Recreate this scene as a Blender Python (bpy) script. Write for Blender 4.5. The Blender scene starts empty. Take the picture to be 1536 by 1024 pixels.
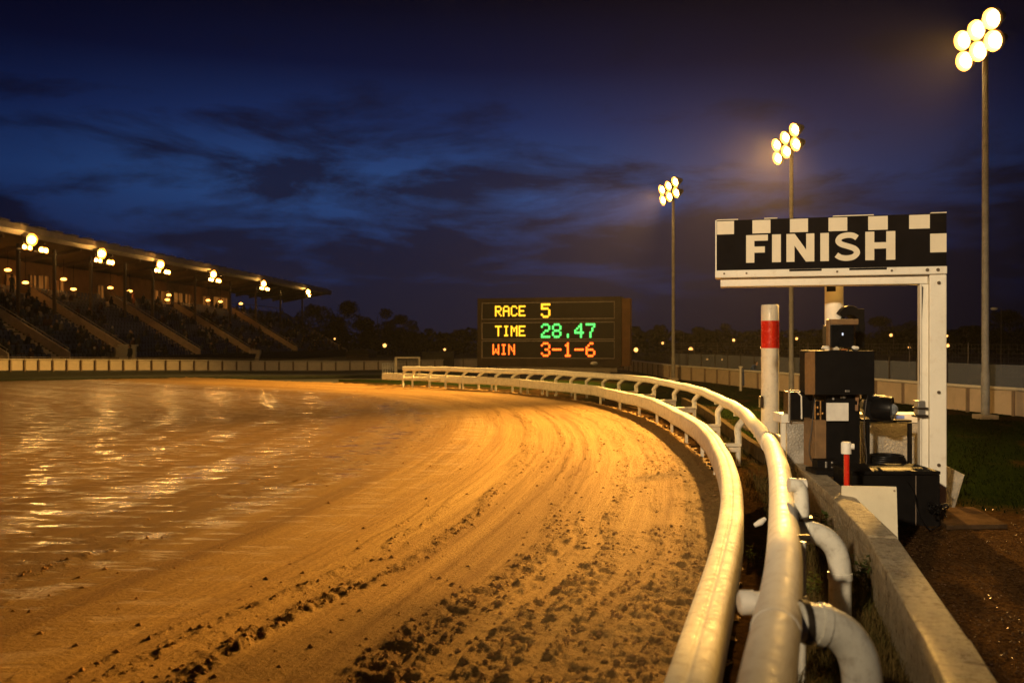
import bpy, math, random
import numpy as np
from mathutils import Vector, Matrix
random.seed(7); rng = np.random.default_rng(11)
sc = bpy.context.scene
COL = sc.collection
H, FP, CX, CY = 2.2, 1300.0, 768.0, 512.0      # camera height, focal length and centre of the 1536x1024 photograph

# ------------------------------------------------------------------ helpers
def at(px, py, d):                              # point seen at a pixel, at depth d
    return Vector(((px-CX)/FP*d, d, H-(py-CY)/FP*d))
def tag(o, label=None, cat=None, group=None, kind=None):
    if label: o['label'] = label
    if cat: o['category'] = cat
    if group: o['group'] = group
    if kind: o['kind'] = kind
    return o
def thing(name, label, cat, loc=(0, 0, 0), group=None, rz=0.0):
    o = bpy.data.objects.new(name, None); COL.objects.link(o)
    o.location = loc; o.rotation_euler = (0, 0, rz); o.empty_display_size = .1
    return tag(o, label, cat, group)
def wmat(o):
    m = Matrix.Identity(4)
    while o is not None:
        m = o.matrix_basis @ m; o = o.parent
    return m
def copy_tree(o, parent=None):
    c = o.copy(); COL.objects.link(c); c.parent = parent
    for ch in o.children: copy_tree(ch, c)
    return c

class MB:
    def __init__(s): s.v, s.f, s.m, s.sm = [], [], [], []
    def add(s, vs, fs, mi=0, smooth=False):
        n = len(s.v); s.v += [tuple(v) for v in vs]
        for f in fs: s.f.append([i+n for i in f]); s.m.append(mi); s.sm.append(smooth)
        return s
    def box(s, c, size, rot=None, mi=0):
        x, y, z = [a/2 for a in size]; c = Vector(c)
        vs = [Vector(p) for p in ((-x,-y,-z),(x,-y,-z),(x,y,-z),(-x,y,-z),(-x,-y,z),(x,-y,z),(x,y,z),(-x,y,z))]
        if rot is not None: vs = [rot @ v for v in vs]
        return s.add([v+c for v in vs], [(0,3,2,1),(4,5,6,7),(0,1,5,4),(1,2,6,5),(2,3,7,6),(3,0,4,7)], mi)
    def box2(s, a, b, mi=0):
        a, b = Vector(a), Vector(b)
        return s.box((a+b)/2, [abs(q) for q in (b-a)], None, mi)
    def pbox(s, x0, x1, y0, y1, d, dep, mi=0):     # box whose front face shows at these pixels at depth d
        a, b = at(x0, y1, d), at(x1, y0, d)
        return s.box2((a.x, d, a.z), (b.x, d+dep, b.z), mi)
    def tube(s, pts, r, seg=10, mi=0, caps=True, smooth=True):
        pts = [Vector(p) for p in pts]; n = len(pts)
        rs = r if isinstance(r, (list, tuple, np.ndarray)) else [r]*n
        vs, fs = [], []; up = None
        for i, p in enumerate(pts):
            t = (pts[min(i+1, n-1)]-pts[max(i-1, 0)]).normalized()
            if up is None: up = Vector((0,0,1)) if abs(t.z) < .9 else Vector((1,0,0))
            a = (up - t*up.dot(t)).normalized(); b = t.cross(a); up = a
            for k in range(seg):
                th = 2*math.pi*k/seg
                vs.append(p + (a*math.cos(th)+b*math.sin(th))*rs[i])
        for i in range(n-1):
            for k in range(seg):
                k2 = (k+1) % seg
                fs.append((i*seg+k, i*seg+k2, (i+1)*seg+k2, (i+1)*seg+k))
        s.add(vs, fs, mi, smooth)
        if caps:
            s.add(vs[:seg], [tuple(range(seg))[::-1]], mi); s.add(vs[-seg:], [tuple(range(seg))], mi)
        return s
    def cyl(s, p0, p1, r0, r1=None, seg=12, mi=0): return s.tube([p0, p1], [r0, r0 if r1 is None else r1], seg, mi)
    def prism(s, poly, mat, depth, mi=0):          # 2-D polygon in local (x, z), pushed along +y
        n = len(poly)
        vs = [mat @ Vector((x, 0, z)) for x, z in poly] + [mat @ Vector((x, depth, z)) for x, z in poly]
        return s.add(vs, [tuple(range(n)), tuple(range(2*n-1, n-1, -1))] + [(i, i+n, (i+1) % n+n, (i+1) % n) for i in range(n)], mi)
    def ball(s, c, r, seg=10, rings=6, mi=0, scale=(1,1,1), half=None):
        c = Vector(c); vs, fs = [], []
        for i in range(rings+1):
            ph = math.pi*i/rings
            for k in range(seg):
                th = 2*math.pi*k/seg
                vs.append(c+Vector((r*scale[0]*math.sin(ph)*math.cos(th), r*scale[1]*math.sin(ph)*math.sin(th), r*scale[2]*math.cos(ph))))
        for i in range(rings):
            for k in range(seg):
                k2 = (k+1) % seg; fs.append((i*seg+k, (i+1)*seg+k, (i+1)*seg+k2, i*seg+k2))
        return s.add(vs, fs, mi, True)
    def build(s, name, mat, parent=None, bevel=0, label=None):
        me = bpy.data.meshes.new(name)
        vs = s.v
        if parent is not None:
            inv = wmat(parent).inverted(); vs = [inv @ Vector(v) for v in vs]
        me.from_pydata([tuple(v) for v in vs], [], s.f)
        for m in (mat if isinstance(mat, (list, tuple)) else [mat]): me.materials.append(m)
        me.polygons.foreach_set('material_index', s.m); me.polygons.foreach_set('use_smooth', s.sm)
        me.validate(); me.update()
        o = bpy.data.objects.new(name, me); COL.objects.link(o)
        if parent is not None: o.parent = parent
        if bevel:
            b = o.modifiers.new('bevel', 'BEVEL'); b.width = bevel; b.segments = 2; b.limit_method = 'ANGLE'; b.angle_limit = .7
        if label: o['label'] = label
        return o
def np_mesh(name, V, F, mat, attrs=None, smooth=True, colors=None):
    V = np.asarray(V, np.float32); F = np.asarray(F, np.int32); k = F.shape[1]
    me = bpy.data.meshes.new(name)
    me.vertices.add(len(V)); me.vertices.foreach_set('co', V.ravel())
    me.loops.add(F.size); me.loops.foreach_set('vertex_index', F.ravel())
    me.polygons.add(len(F)); me.polygons.foreach_set('loop_start', np.arange(0, F.size, k, dtype=np.int32))
    me.polygons.foreach_set('use_smooth', np.full(len(F), smooth))
    me.update(calc_edges=True); me.validate()
    for n, a in (attrs or {}).items():
        at_ = me.attributes.new(n, 'FLOAT', 'POINT'); at_.data.foreach_set('value', np.asarray(a, np.float32))
    me.materials.append(mat)
    o = bpy.data.objects.new(name, me); COL.objects.link(o); return o

# ------------------------------------------------------------------ numpy noise
def _hash(ix, iy, seed):
    n = (ix.astype(np.int64)*374761393 + iy.astype(np.int64)*668265263 + seed*982451653) & 0x7fffffff
    n = ((n ^ (n >> 13))*1274126177) & 0x7fffffff
    return ((n ^ (n >> 16)) & 0xffff)/65535.0
def vnoise(x, y, seed=0):
    ix, iy = np.floor(x), np.floor(y); fx, fy = x-ix, y-iy
    fx, fy = fx*fx*(3-2*fx), fy*fy*(3-2*fy)
    a, b = _hash(ix, iy, seed), _hash(ix+1, iy, seed); c, d = _hash(ix, iy+1, seed), _hash(ix+1, iy+1, seed)
    return (a*(1-fx)+b*fx)*(1-fy)+(c*(1-fx)+d*fx)*fy
def fbm(x, y, octv=4, seed=0, gain=.5):
    r, a, t = 0, 1, 0
    for o in range(octv):
        r = r+a*vnoise(x*2**o+o*17.3, y*2**o-o*9.1, seed+o); t += a; a *= gain
    return r/t
def sstep(a, b, x):
    t = np.clip((x-a)/(b-a), 0, 1); return t*t*(3-2*t)

# ------------------------------------------------------------------ materials
def new_mat(name):
    m = bpy.data.materials.new(name); m.use_nodes = True
    nt = m.node_tree; return m, nt, nt.nodes['Principled BSDF']
def N(nt, t, **kw):
    n = nt.nodes.new(t)
    for k, v in kw.items():
        if k in n.inputs: n.inputs[k].default_value = v
        else: setattr(n, k, v)
    return n
def L(nt, a, b): nt.links.new(a, b)
def ramp(nt, fac, stops):
    r = nt.nodes.new('ShaderNodeValToRGB'); e = r.color_ramp.elements
    while len(e) < len(stops): e.new(.5)
    for i, (p, c) in enumerate(stops):
        e[i].position = p; e[i].color = tuple(c)+((1,) if len(c) == 3 else ())
    L(nt, fac, r.inputs[0]); return r.outputs[0]
def math_(nt, op, a, b=None, clamp=False):
    n = nt.nodes.new('ShaderNodeMath'); n.operation = op; n.use_clamp = clamp
    for i, q in enumerate((a, b)):
        if q is None: continue
        if isinstance(q, (int, float)): n.inputs[i].default_value = q
        else: L(nt, q, n.inputs[i])
    return n.outputs[0]
def mix(nt, fac, a, b, blend='MIX'):
    n = nt.nodes.new('ShaderNodeMix'); n.data_type = 'RGBA'; n.blend_type = blend
    for i, q in ((0, fac), (6, a), (7, b)):
        if isinstance(q, (int, float)): n.inputs[i].default_value = q
        elif isinstance(q, tuple): n.inputs[i].default_value = q+((1,) if len(q) == 3 else ())
        else: L(nt, q, n.inputs[i])
    return n.outputs[2]
def M(name, col, rough=.5, metal=0.0, var=.12, scale=5.0, dirt=0.0, dirtcol=(.12, .075, .035), bump=.0, bscale=60.0, rvar=.12, spec=.5, coat=0.0):
    m, nt, b = new_mat(name)
    tc = N(nt, 'ShaderNodeTexCoord'); geo = tc.outputs['Object']
    n1 = N(nt, 'ShaderNodeTexNoise', Scale=scale, Detail=6.0, Roughness=.65); L(nt, geo, n1.inputs['Vector'])
    lo = tuple(c*(1-var) for c in col); hi = tuple(min(1, c*(1+var)) for c in col)
    c = ramp(nt, n1.outputs[0], [(.3, lo), (.7, hi)])
    if dirt:
        n2 = N(nt, 'ShaderNodeTexNoise', Scale=scale*2.7, Detail=8.0, Roughness=.75); L(nt, geo, n2.inputs['Vector'])
        f = ramp(nt, n2.outputs[0], [(.56-.12*dirt, (0,0,0)), (.80-.15*dirt, (dirt,)*3)])
        c = mix(nt, f, c, dirtcol)
    L(nt, c, b.inputs['Base Color'])
    n3 = N(nt, 'ShaderNodeTexNoise', Scale=scale*4, Detail=4.0); L(nt, geo, n3.inputs['Vector'])
    r = ramp(nt, n3.outputs[0], [(.3, (max(.03, rough-rvar),)*3), (.7, (min(1, rough+rvar),)*3)])
    L(nt, r, b.inputs['Roughness'])
    b.inputs['Metallic'].default_value = metal; b.inputs['Specular IOR Level'].default_value = spec
    b.inputs['Coat Weight'].default_value = coat
    if bump:
        n4 = N(nt, 'ShaderNodeTexNoise', Scale=bscale, Detail=5.0); L(nt, geo, n4.inputs['Vector'])
        bp = N(nt, 'ShaderNodeBump', Strength=bump, Distance=.01); L(nt, n4.outputs[0], bp.inputs['Height']); L(nt, bp.outputs[0], b.inputs['Normal'])
    return m
def glow(name, col, s):
    m, nt, b = new_mat(name)
    b.inputs['Base Color'].default_value = (*[min(1, c*.5) for c in col], 1)
    b.inputs['Emission Color'].default_value = (*col, 1); b.inputs['Emission Strength'].default_value = s
    m.cycles.emission_sampling = 'AUTO'
    return m
WARM = (1.0, .52, .11)
mt = {
 'rail': M('white_rail_paint', (.82, .80, .75), .58, spec=.25, var=.07, scale=3, dirt=.42, dirtcol=(.26, .17, .09), bump=.05, bscale=35, rvar=.14),
 'rail2': M('lower_rail_plastic', (.75, .71, .60), .70, spec=.15, var=.10, scale=4, dirt=.55, dirtcol=(.24, .14, .06), bump=.2, bscale=28),
 'pipe': M('weathered_white_pipe', (.70, .69, .62), .36, var=.1, scale=6, dirt=.5, dirtcol=(.17, .12, .06), bump=.25, bscale=50),
 'cream': M('cream_painted_steel', (.80, .76, .66), .55, spec=.3, var=.06, scale=3, dirt=.3, dirtcol=(.35, .22, .10), bump=.15, bscale=30),
 'signblack': M('black_sign_face', (.007, .006, .007), .75, var=.3, scale=4, bump=.05, spec=.06),
 'signwhite': M('cream_sign_paint', (.74, .66, .50), .55, var=.05, scale=6, dirt=.12, dirtcol=(.4, .3, .18)),
 'red': M('red_paint', (.56, .022, .010), .22, var=.12, scale=4, dirt=.15, coat=.4),
 'black': M('black_painted_metal', (.006, .0055, .006), .70, var=.35, scale=7, dirt=.10, dirtcol=(.03, .02, .012), bump=.1, spec=.10),
 'blackp': M('black_plastic', (.006, .006, .007), .38, spec=.18, var=.3, scale=10),
 'sidebrown': M('brown_lit_side_and_parts', (.20, .115, .05), .6, var=.25, scale=8, dirt=.4, bump=.2),  # brown put in for the lit cabinet side; also pedestal flank and hood
 'steel': M('galvanised_steel', (.42, .40, .37), .38, metal=.7, var=.2, scale=20, dirt=.25),
 'dkmetal': M('dark_rusty_metal', (.055, .043, .032), .45, metal=.5, var=.3, scale=12, dirt=.4),
 'pole': M('weathered_mast', (.28, .265, .24), .65, var=.25, scale=3, dirt=.5, dirtcol=(.10, .08, .05), bump=.4, bscale=25),
 'hose': M('dark_rubber_hose', (.055, .045, .040), .5, var=.2, scale=10, dirt=.3),
 'fence': M('cream_fence_panel', (.66, .56, .42), .6, var=.10, scale=1.2, dirt=.35, dirtcol=(.22, .15, .09), bump=.1),
 'fencepost': M('brown_fence_post', (.20, .14, .09), .6, var=.2),
 'fencerail': M('pale_fence_rail', (.62, .55, .42), .5, var=.1, scale=3),
 'wallr': M('buff_boundary_wall', (.55, .42, .28), .7, var=.12, scale=1.5, dirt=.35, dirtcol=(.20, .13, .07), bump=.2),
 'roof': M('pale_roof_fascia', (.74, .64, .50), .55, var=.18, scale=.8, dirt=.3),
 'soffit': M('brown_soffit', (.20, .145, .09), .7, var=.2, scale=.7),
 'conc': M('concrete_step', (.50, .41, .30), .8, var=.2, scale=2, dirt=.3, bump=.3),
 'seat': M('dark_blue_seat', (.055, .066, .105), .45, var=.5, scale=1.3),
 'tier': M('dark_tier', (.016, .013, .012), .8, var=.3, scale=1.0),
 'column': M('brown_column', (.13, .095, .06), .55, var=.2),
 'board': M('brown_board_case', (.024, .016, .011), .7, spec=.1, var=.25, scale=2, dirt=.2),
 'boardside': M('rust_brown_board_side', (.10, .045, .016), .7, spec=.1, var=.2, scale=2),
 'boardpanel': M('dark_display_panel', (.009, .007, .006), .6, spec=.1, var=.2, scale=2),
 'trim': M('thin_dark_trim', (.17, .13, .10), .4, var=.2),
 'bark': M('dark_bark', (.06, .045, .03), .9, var=.3, scale=3, bump=.5, bscale=10),
 'shed': M('dark_shed_cladding', (.03, .028, .026), .8, var=.3),
 'house': M('pale_render_wall', (.20, .16, .13), .8, var=.2, scale=.5),
 'skin': M('skin', (.45, .27, .19), .55), 'hair': M('dark_hair', (.03, .02, .015), .6),
 'coat1': M('blue_jacket', (.05, .09, .20), .7), 'coat2': M('dark_coat', (.03, .03, .035), .8), 'coat3': M('rust_jacket', (.35, .12, .05), .7),
 'cloth': M('navy_cloth', (.04, .06, .13), .8), 'paper': M('white_paper', (.75, .72, .66), .6),
 'bolt': M('bolt_steel', (.12, .09, .06), .45, metal=.6),
 'whitebox': M('white_board_paint', (.74, .68, .52), .5, var=.06, scale=3, dirt=.25, dirtcol=(.35, .25, .13)),
 'rust': M('rusty_lens_rim', (.45, .17, .06), .5, metal=.3, var=.3),
}
# checker plate
m, nt, b = new_mat('checker_plate'); tc = N(nt, 'ShaderNodeTexCoord')
v = N(nt, 'ShaderNodeTexVoronoi', Scale=34.0); L(nt, tc.outputs['Object'], v.inputs['Vector'])
n = N(nt, 'ShaderNodeTexNoise', Scale=5.0, Detail=6.0); L(nt, tc.outputs['Object'], n.inputs['Vector'])
L(nt, ramp(nt, n.outputs[0], [(.3, (.30, .28, .25)), (.75, (.52, .49, .44))]), b.inputs['Base Color'])
bp = N(nt, 'ShaderNodeBump', Strength=.8, Distance=.01); bp.invert = True; L(nt, v.outputs['Distance'], bp.inputs['Height']); L(nt, bp.outputs[0], b.inputs['Normal'])
b.inputs['Roughness'].default_value = .45; b.inputs['Metallic'].default_value = .25; mt['plate'] = m
# concrete kerb wall: gritty, mossy, wet on its near top
m, nt, b = new_mat('old_concrete'); tc = N(nt, 'ShaderNodeTexCoord'); gp = N(nt, 'ShaderNodeNewGeometry').outputs['Position']
n1 = N(nt, 'ShaderNodeTexNoise', Scale=3.5, Detail=10.0, Roughness=.7); L(nt, gp, n1.inputs['Vector'])
n2 = N(nt, 'ShaderNodeTexNoise', Scale=14.0, Detail=8.0, Roughness=.75); L(nt, gp, n2.inputs['Vector'])
n3 = N(nt, 'ShaderNodeTexVoronoi', Scale=2.6, feature='DISTANCE_TO_EDGE'); 
nw = N(nt, 'ShaderNodeTexNoise', Scale=5.0, Detail=4.0); L(nt, gp, nw.inputs['Vector'])
wv = nt.nodes.new('ShaderNodeVectorMath'); wv.operation = 'ADD'; L(nt, gp, wv.inputs[0]); L(nt, nw.outputs['Color'], wv.inputs[1]); L(nt, wv.outputs[0], n3.inputs['Vector'])
c = ramp(nt, n1.outputs[0], [(.3, (.22, .17, .11)), (.5, (.44, .37, .26)), (.7, (.56, .49, .37))])
c = mix(nt, ramp(nt, n2.outputs[0], [(.46, (0,0,0)), (.64, (.85,)*3)]), c, (.15, .11, .05))
c = mix(nt, ramp(nt, n3.outputs[0], [(.0, (.85,)*3), (.012, (0,0,0))]), c, (.10, .05, .025))
L(nt, c, b.inputs['Base Color'])
L(nt, ramp(nt, n1.outputs[0], [(.35, (.22,)*3), (.6, (.62,)*3)]), b.inputs['Roughness'])
hh = math_(nt, 'ADD', n2.outputs[0], math_(nt, 'MULTIPLY', n1.outputs[0], 1.5))
bp = N(nt, 'ShaderNodeBump', Strength=.9, Distance=.04); L(nt, hh, bp.inputs['Height']); L(nt, bp.outputs[0], b.inputs['Normal'])
mt['kerb'] = m
# glass balustrade
m, nt, b = new_mat('dusty_glass'); out = nt.nodes['Material Output']
b.inputs['Base Color'].default_value = (.16, .18, .22, 1); b.inputs['Roughness'].default_value = .35
tr = N(nt, 'ShaderNodeBsdfTransparent'); mx = N(nt, 'ShaderNodeMixShader'); mx.inputs[0].default_value = .55
L(nt, tr.outputs[0], mx.inputs[1]); L(nt, b.outputs[0], mx.inputs[2]); L(nt, mx.outputs[0], out.inputs['Surface']); mt['glass'] = m

LAMP = glow('floodlight_glow', (1.0, .60, .20), 420.0)
LAMP2 = glow('stand_floodlight_glow', (1.0, .50, .11), 120.0)
HALO2 = glow('inner_halo_glow', (1.0, .60, .16), 3.0)  # warm halo around the lamp lenses, put in as emissive rings
HALO = glow('outer_halo_glow', (1.0, .43, .06), 1.0)
def dome(mb, c, f, r, span=100, seg=14, rings=6):
    f = Vector(f).normalized(); a = f.cross(Vector((0,0,1))).normalized(); b_ = f.cross(a); vs = [c+f*r]
    for i in range(1, rings+1):
        th = math.radians(span)*i/rings
        for k in range(seg):
            ph = 6.2832*k/seg; vs.append(c+f*r*math.cos(th)+(a*math.cos(ph)+b_*math.sin(ph))*r*math.sin(th))
    fs = [(0, 1+k, 1+(k+1) % seg) for k in range(seg)]
    for i in range(rings-1):
        for k in range(seg): fs.append((1+i*seg+k, 1+(i+1)*seg+k, 1+(i+1)*seg+(k+1) % seg, 1+i*seg+(k+1) % seg))
    return mb.add(vs, fs, 0, True)
def ring_(mb, c, f, r0, r1, seg=18):
    f = Vector(f).normalized(); a = f.cross(Vector((0,0,1))).normalized(); b_ = f.cross(a); vs = []
    for r, o in ((r0, -.05), (r1, .03)):
        for k in range(seg): ph = 6.2832*k/seg; vs.append(c+f*o+(a*math.cos(ph)+b_*math.sin(ph))*r)
    return mb.add(vs, [(k, (k+1) % seg, seg+(k+1) % seg, seg+k) for k in range(seg)], 0, True)
LAMP3 = glow('ceiling_lamp_glow', (1.0, .36, .055), 11.0)
LAMPS = glow('street_lamp_glow', (1.0, .46, .11), 3.2)

# ------------------------------------------------------------------ running rail curves
TOPPX = [(605,552.8),(650,553.4),(689,554.2),(735,555.4),(783,557.2),(830,559.3),(870,561.3),(900,563),(936,566),(972,569.8),(1005,575.2),(1040,584),(1068,593.5),(1094,606),(1115,620.5),(1132,637),(1147.4,655),(1159,674),(1166.5,697),(1171.5,724),(1174,750),(1176,788.6),(1176,843),(1171,897),(1164,951),(1154,1006)]
LOWPX = [(575,562.6),(640,564.6),(689,567),(735,569.3),(783,572.6),(830,577),(870,581),(900,585),(936,592.5),(972.6,602),(1000,613),(1025,627),(1048,642),(1067,659),(1081,682),(1090,705),(1096,729),(1098,760),(1095,800),(1084,847),(1067,918),(1046,994)]
ZT, ZL = .90, .50
def catmull(P, n=14):
    P = [np.array(p, float) for p in P]; out = []
    for i in range(len(P)-1):
        p0, p1, p2, p3 = P[max(i-1,0)], P[i], P[i+1], P[min(i+2, len(P)-1)]
        for k in range(n):
            t = k/n; out.append(.5*((2*p1)+(-p0+p2)*t+(2*p0-5*p1+4*p2-p3)*t*t+(-p0+3*p1-3*p2+p3)*t**3))
    out.append(P[-1]); return np.array(out)
def lift(px, z):
    q = []
    for x, y in px:
        d = (H-z)*FP/(y-CY); q.append(((x-CX)/FP*d, d))
    return q
def resample(P, step):
    s = np.r_[0, np.cumsum(np.hypot(*np.diff(P, axis=0).T))]; n = int(s[-1]/step)+1
    t = np.linspace(0, s[-1], n); return np.c_[np.interp(t, s, P[:,0]), np.interp(t, s, P[:,1])]
def smooth(P, k):
    w = np.hanning(2*k+3)[1:-1]; w /= w.sum()
    E = np.r_[2*P[0]-P[k:0:-1], P, 2*P[-1]-P[-2:-k-2:-1]]
    return np.c_[np.convolve(E[:,0], w, 'valid'), np.convolve(E[:,1], w, 'valid')]
def near_end(P, d1):
    t = (P[-1]-P[-12]); t /= np.hypot(*t); n = int((P[-1][1]-d1)/.1)
    k = np.array([[P[-1][0]+t[0]/abs(t[1])*.1*i, P[-1][1]-.1*i] for i in range(1, n+1)])
    return np.r_[P, k]
top2 = smooth(resample(catmull(lift(TOPPX, ZT)), .1), 9); top2 = near_end(top2, .6)
low2 = smooth(resample(catmull(lift(LOWPX, ZL)), .1), 9); low2 = near_end(low2, .6)
low_ext = low2.copy()
t0 = low2[0]-low2[8]; t0 /= np.hypot(*t0)
far = np.array([low2[0]+t0*i*.5 for i in range(60, 0, -1)])          # the line the track edge follows beyond the rail's end
edge = resample(np.r_[far, low2], .5)
# ------------------------------------------------------------------ track coordinate field
edge_s = np.r_[0, np.cumsum(np.hypot(*np.diff(edge, axis=0).T))]
def field(X, Y):
    """smooth distance from the rail (positive on the track), and distance along it"""
    A = np.empty(len(X)); S = np.empty(len(X)); SG = np.empty(len(X))
    T = np.gradient(edge, axis=0); T /= np.hypot(*T.T)[:,None]
    for i in range(0, len(X), 40000):
        x, y = X[i:i+40000], Y[i:i+40000]
        dx, dy = x[:,None]-edge[None,:,0], y[:,None]-edge[None,:,1]
        D = np.hypot(dx, dy); dm = D.min(1); k = D.argmin(1)
        kk = .12+.22*dm
        W = np.exp(-(D-dm[:,None])/kk[:,None]); ws = W.sum(1)
        W2_ = np.exp(-(D-dm[:,None])/(.15+.55*dm)[:,None]); S[i:i+40000] = (W2_*edge_s).sum(1)/W2_.sum(1)
        r = np.arange(len(x)); cr = T[k,0]*dy[r,k]-T[k,1]*dx[r,k]
        SG[i:i+40000] = np.sign(-cr)*dm
        A[i:i+40000] = dm - kk*np.log(ws/ np.maximum(1, 2*kk/.5))*.9
    return A, S, SG
def polar_grid(d0, d1, f, u0, u1, nu):
    n = int(math.log(d1/d0)/f); d = d0*np.exp(np.arange(n)*f); u = np.linspace(u0, u1, nu)
    Dg, Ug = np.meshgrid(d, u, indexing='ij'); X, Y = (Ug*Dg).ravel(), Dg.ravel()
    i = np.arange(n*nu).reshape(n, nu)
    F = np.c_[i[:-1,:-1].ravel(), i[:-1,1:].ravel(), i[1:,1:].ravel(), i[1:,:-1].ravel()]
    return X, Y, F
def keep(X, Y, F, mask, *arrs):
    F = F[mask[F].all(1)]; used = np.unique(F); mp = np.full(len(X), -1); mp[used] = np.arange(len(used))
    return (X[used], Y[used], mp[F]) + tuple(a[used] for a in arrs)
def clump_of(A, S, X, Y):
    A = A+(vnoise(S*.35, A*.3, 55)-.5)*.28+(vnoise(S*1.1, A*.7, 56)-.5)*.10
    lane = sstep(.56, .72, vnoise(A*1.3+3.1, S*.05+2.0, 5))*.5 + sstep(.60, .74, vnoise(A*5.2+.4, S*.07, 8))*.8 + sstep(.62, .76, vnoise(A*9.5+1.4, S*.10, 9))*.6
    near = np.clip(1.2-A/6.2, .20, 1.0)
    edgeb = np.exp(-np.maximum(A-.15, 0)/.9)*.9
    c = np.clip(lane*near + edgeb, 0, 1)*sstep(.22, .60, fbm(A*2.2, S*.45, 3, 21)*.6+fbm(X*1.6, Y*1.6, 3, 22)*.4+.06)
    for lo, hi in ((3.55, 4.35), (6.7, 7.5)): c *= 1-.92*(sstep(lo-.15, lo+.05, A)*(1-sstep(hi-.05, hi+.15, A)))   # smooth wheel tracks
    return c
def track_height(A, S, X, Y, cl, d):
    wz = 1-.78*sstep(3.0, 4.6, A)
    z = (vnoise(A*1.6, S*.05, 31)-.5)*.05 + (vnoise(A*4.5, S*.09, 33)-.5)*.022 + (vnoise(A*11, S*.2, 35)-.5)*.014
    z *= wz
    fine = fbm(X*9, Y*9, 3, 41, .6); z += cl*np.clip(fine-.38, 0, 1)*.11
    z += ((fbm(X*14, Y*14, 3, 47)-.5)*.012*(.3+cl) + (vnoise(A*26, S*.4, 37)-.5)*.009)*wz
    return z
X, Y, F = polar_grid(1.2, 70.0, .0043, -1.25, .40, 860)
A, S, SG = field(X, Y)
def far_edge(X): return np.interp(X, [-60, -29, -23, -8.9, 0, 12], [46.5, 47.7, 51.0, 56.5, 63.0, 70.0])   # the track's far side
okm = (SG > -.12) & (Y < far_edge(X)+.8)
X, Y, F, A, S = keep(X, Y, F, okm, A, S)
CL = clump_of(A, S, X, Y)
Z = track_height(A, S, X, Y, CL, Y)
# ---- sand material
m, nt, b = new_mat('damp_sand')
aA = N(nt, 'ShaderNodeAttribute', attribute_name='across').outputs['Fac']; aS = N(nt, 'ShaderNodeAttribute', attribute_name='along').outputs['Fac']
aC = N(nt, 'ShaderNodeAttribute', attribute_name='clump').outputs['Fac']; gp = N(nt, 'ShaderNodeNewGeometry').outputs['Position']
def streak(ka, ks, detail=4.0, off=0.0):
    cb = N(nt, 'ShaderNodeCombineXYZ'); L(nt, math_(nt, 'MULTIPLY', aA, ka), cb.inputs[0]); L(nt, math_(nt, 'MULTIPLY', aS, ks), cb.inputs[1]); cb.inputs[2].default_value = off
    q = N(nt, 'ShaderNodeTexNoise', Scale=1.0, Detail=detail, Roughness=.6); L(nt, cb.outputs[0], q.inputs['Vector']); return q.outputs[0]
s1, s2, s3 = streak(1.3, .05), streak(5.0, .13, 5.0, 4.0), streak(16.0, .35, 4.0, 9.0)
nf = N(nt, 'ShaderNodeTexNoise', Scale=28.0, Detail=8.0, Roughness=.7); L(nt, gp, nf.inputs['Vector']); nf = nf.outputs[0]
ng = N(nt, 'ShaderNodeTexNoise', Scale=140.0, Detail=3.0, Roughness=.7); L(nt, gp, ng.inputs['Vector']); ng = ng.outputs[0]
nb = N(nt, 'ShaderNodeTexNoise', Scale=.22, Detail=5.0, Roughness=.6); L(nt, gp, nb.inputs['Vector']); nb = nb.outputs[0]
f = math_(nt, 'ADD', math_(nt, 'MULTIPLY', s1, .55), math_(nt, 'ADD', math_(nt, 'MULTIPLY', s2, .35), math_(nt, 'MULTIPLY', s3, .12)))
c = ramp(nt, f, [(.36, (.21, .115, .036)), (.50, (.37, .225, .075)), (.66, (.50, .325, .115))])
c = mix(nt, ramp(nt, nf, [(.35, (.45,)*3), (.6, (0,0,0))]), c, (.13, .07, .03))
c = mix(nt, math_(nt, 'MULTIPLY', aC, ramp(nt, nf, [(.3, (.40,)*3), (.65, (.06,)*3)])), c, (.22, .118, .040))
wet = ramp(nt, math_(nt, 'MULTIPLY', aA, .04), [(.120, (0,0,0)), (.200, (1,1,1))])
c = mix(nt, math_(nt, 'MULTIPLY', wet, .72), c, (.080, .044, .016))
c = mix(nt, .35, c, mix(nt, 1.0, c, ramp(nt, ng, [(.3, (.55,)*3), (.7, (1.35,)*3)]), 'MULTIPLY'))
L(nt, c, b.inputs['Base Color'])
pmp = N(nt, 'ShaderNodeMapping'); pmp.inputs['Scale'].default_value = (1.0, 3.6, 1.0); L(nt, gp, pmp.inputs[0])
pm = N(nt, 'ShaderNodeTexNoise', Scale=1.3, Detail=7.0, Roughness=.68); L(nt, pmp.outputs[0], pm.inputs['Vector'])
gloss = math_(nt, 'MULTIPLY', wet, ramp(nt, math_(nt, 'ADD', math_(nt, 'MULTIPLY', pm.outputs[0], .75), math_(nt, 'MULTIPLY', s1, .25)), [(.50, (0,0,0)), (.56, (1,1,1))]))
rg = mix(nt, gloss, mix(nt, wet, (.82,)*3, (.62,)*3), ramp(nt, s2, [(.40, (.13,)*3), (.62, (.22,)*3)]))
L(nt, rg, b.inputs['Roughness'])
L(nt, math_(nt, 'ADD', math_(nt, 'MULTIPLY', gloss, .36), .06), b.inputs['Specular IOR Level'])
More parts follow.
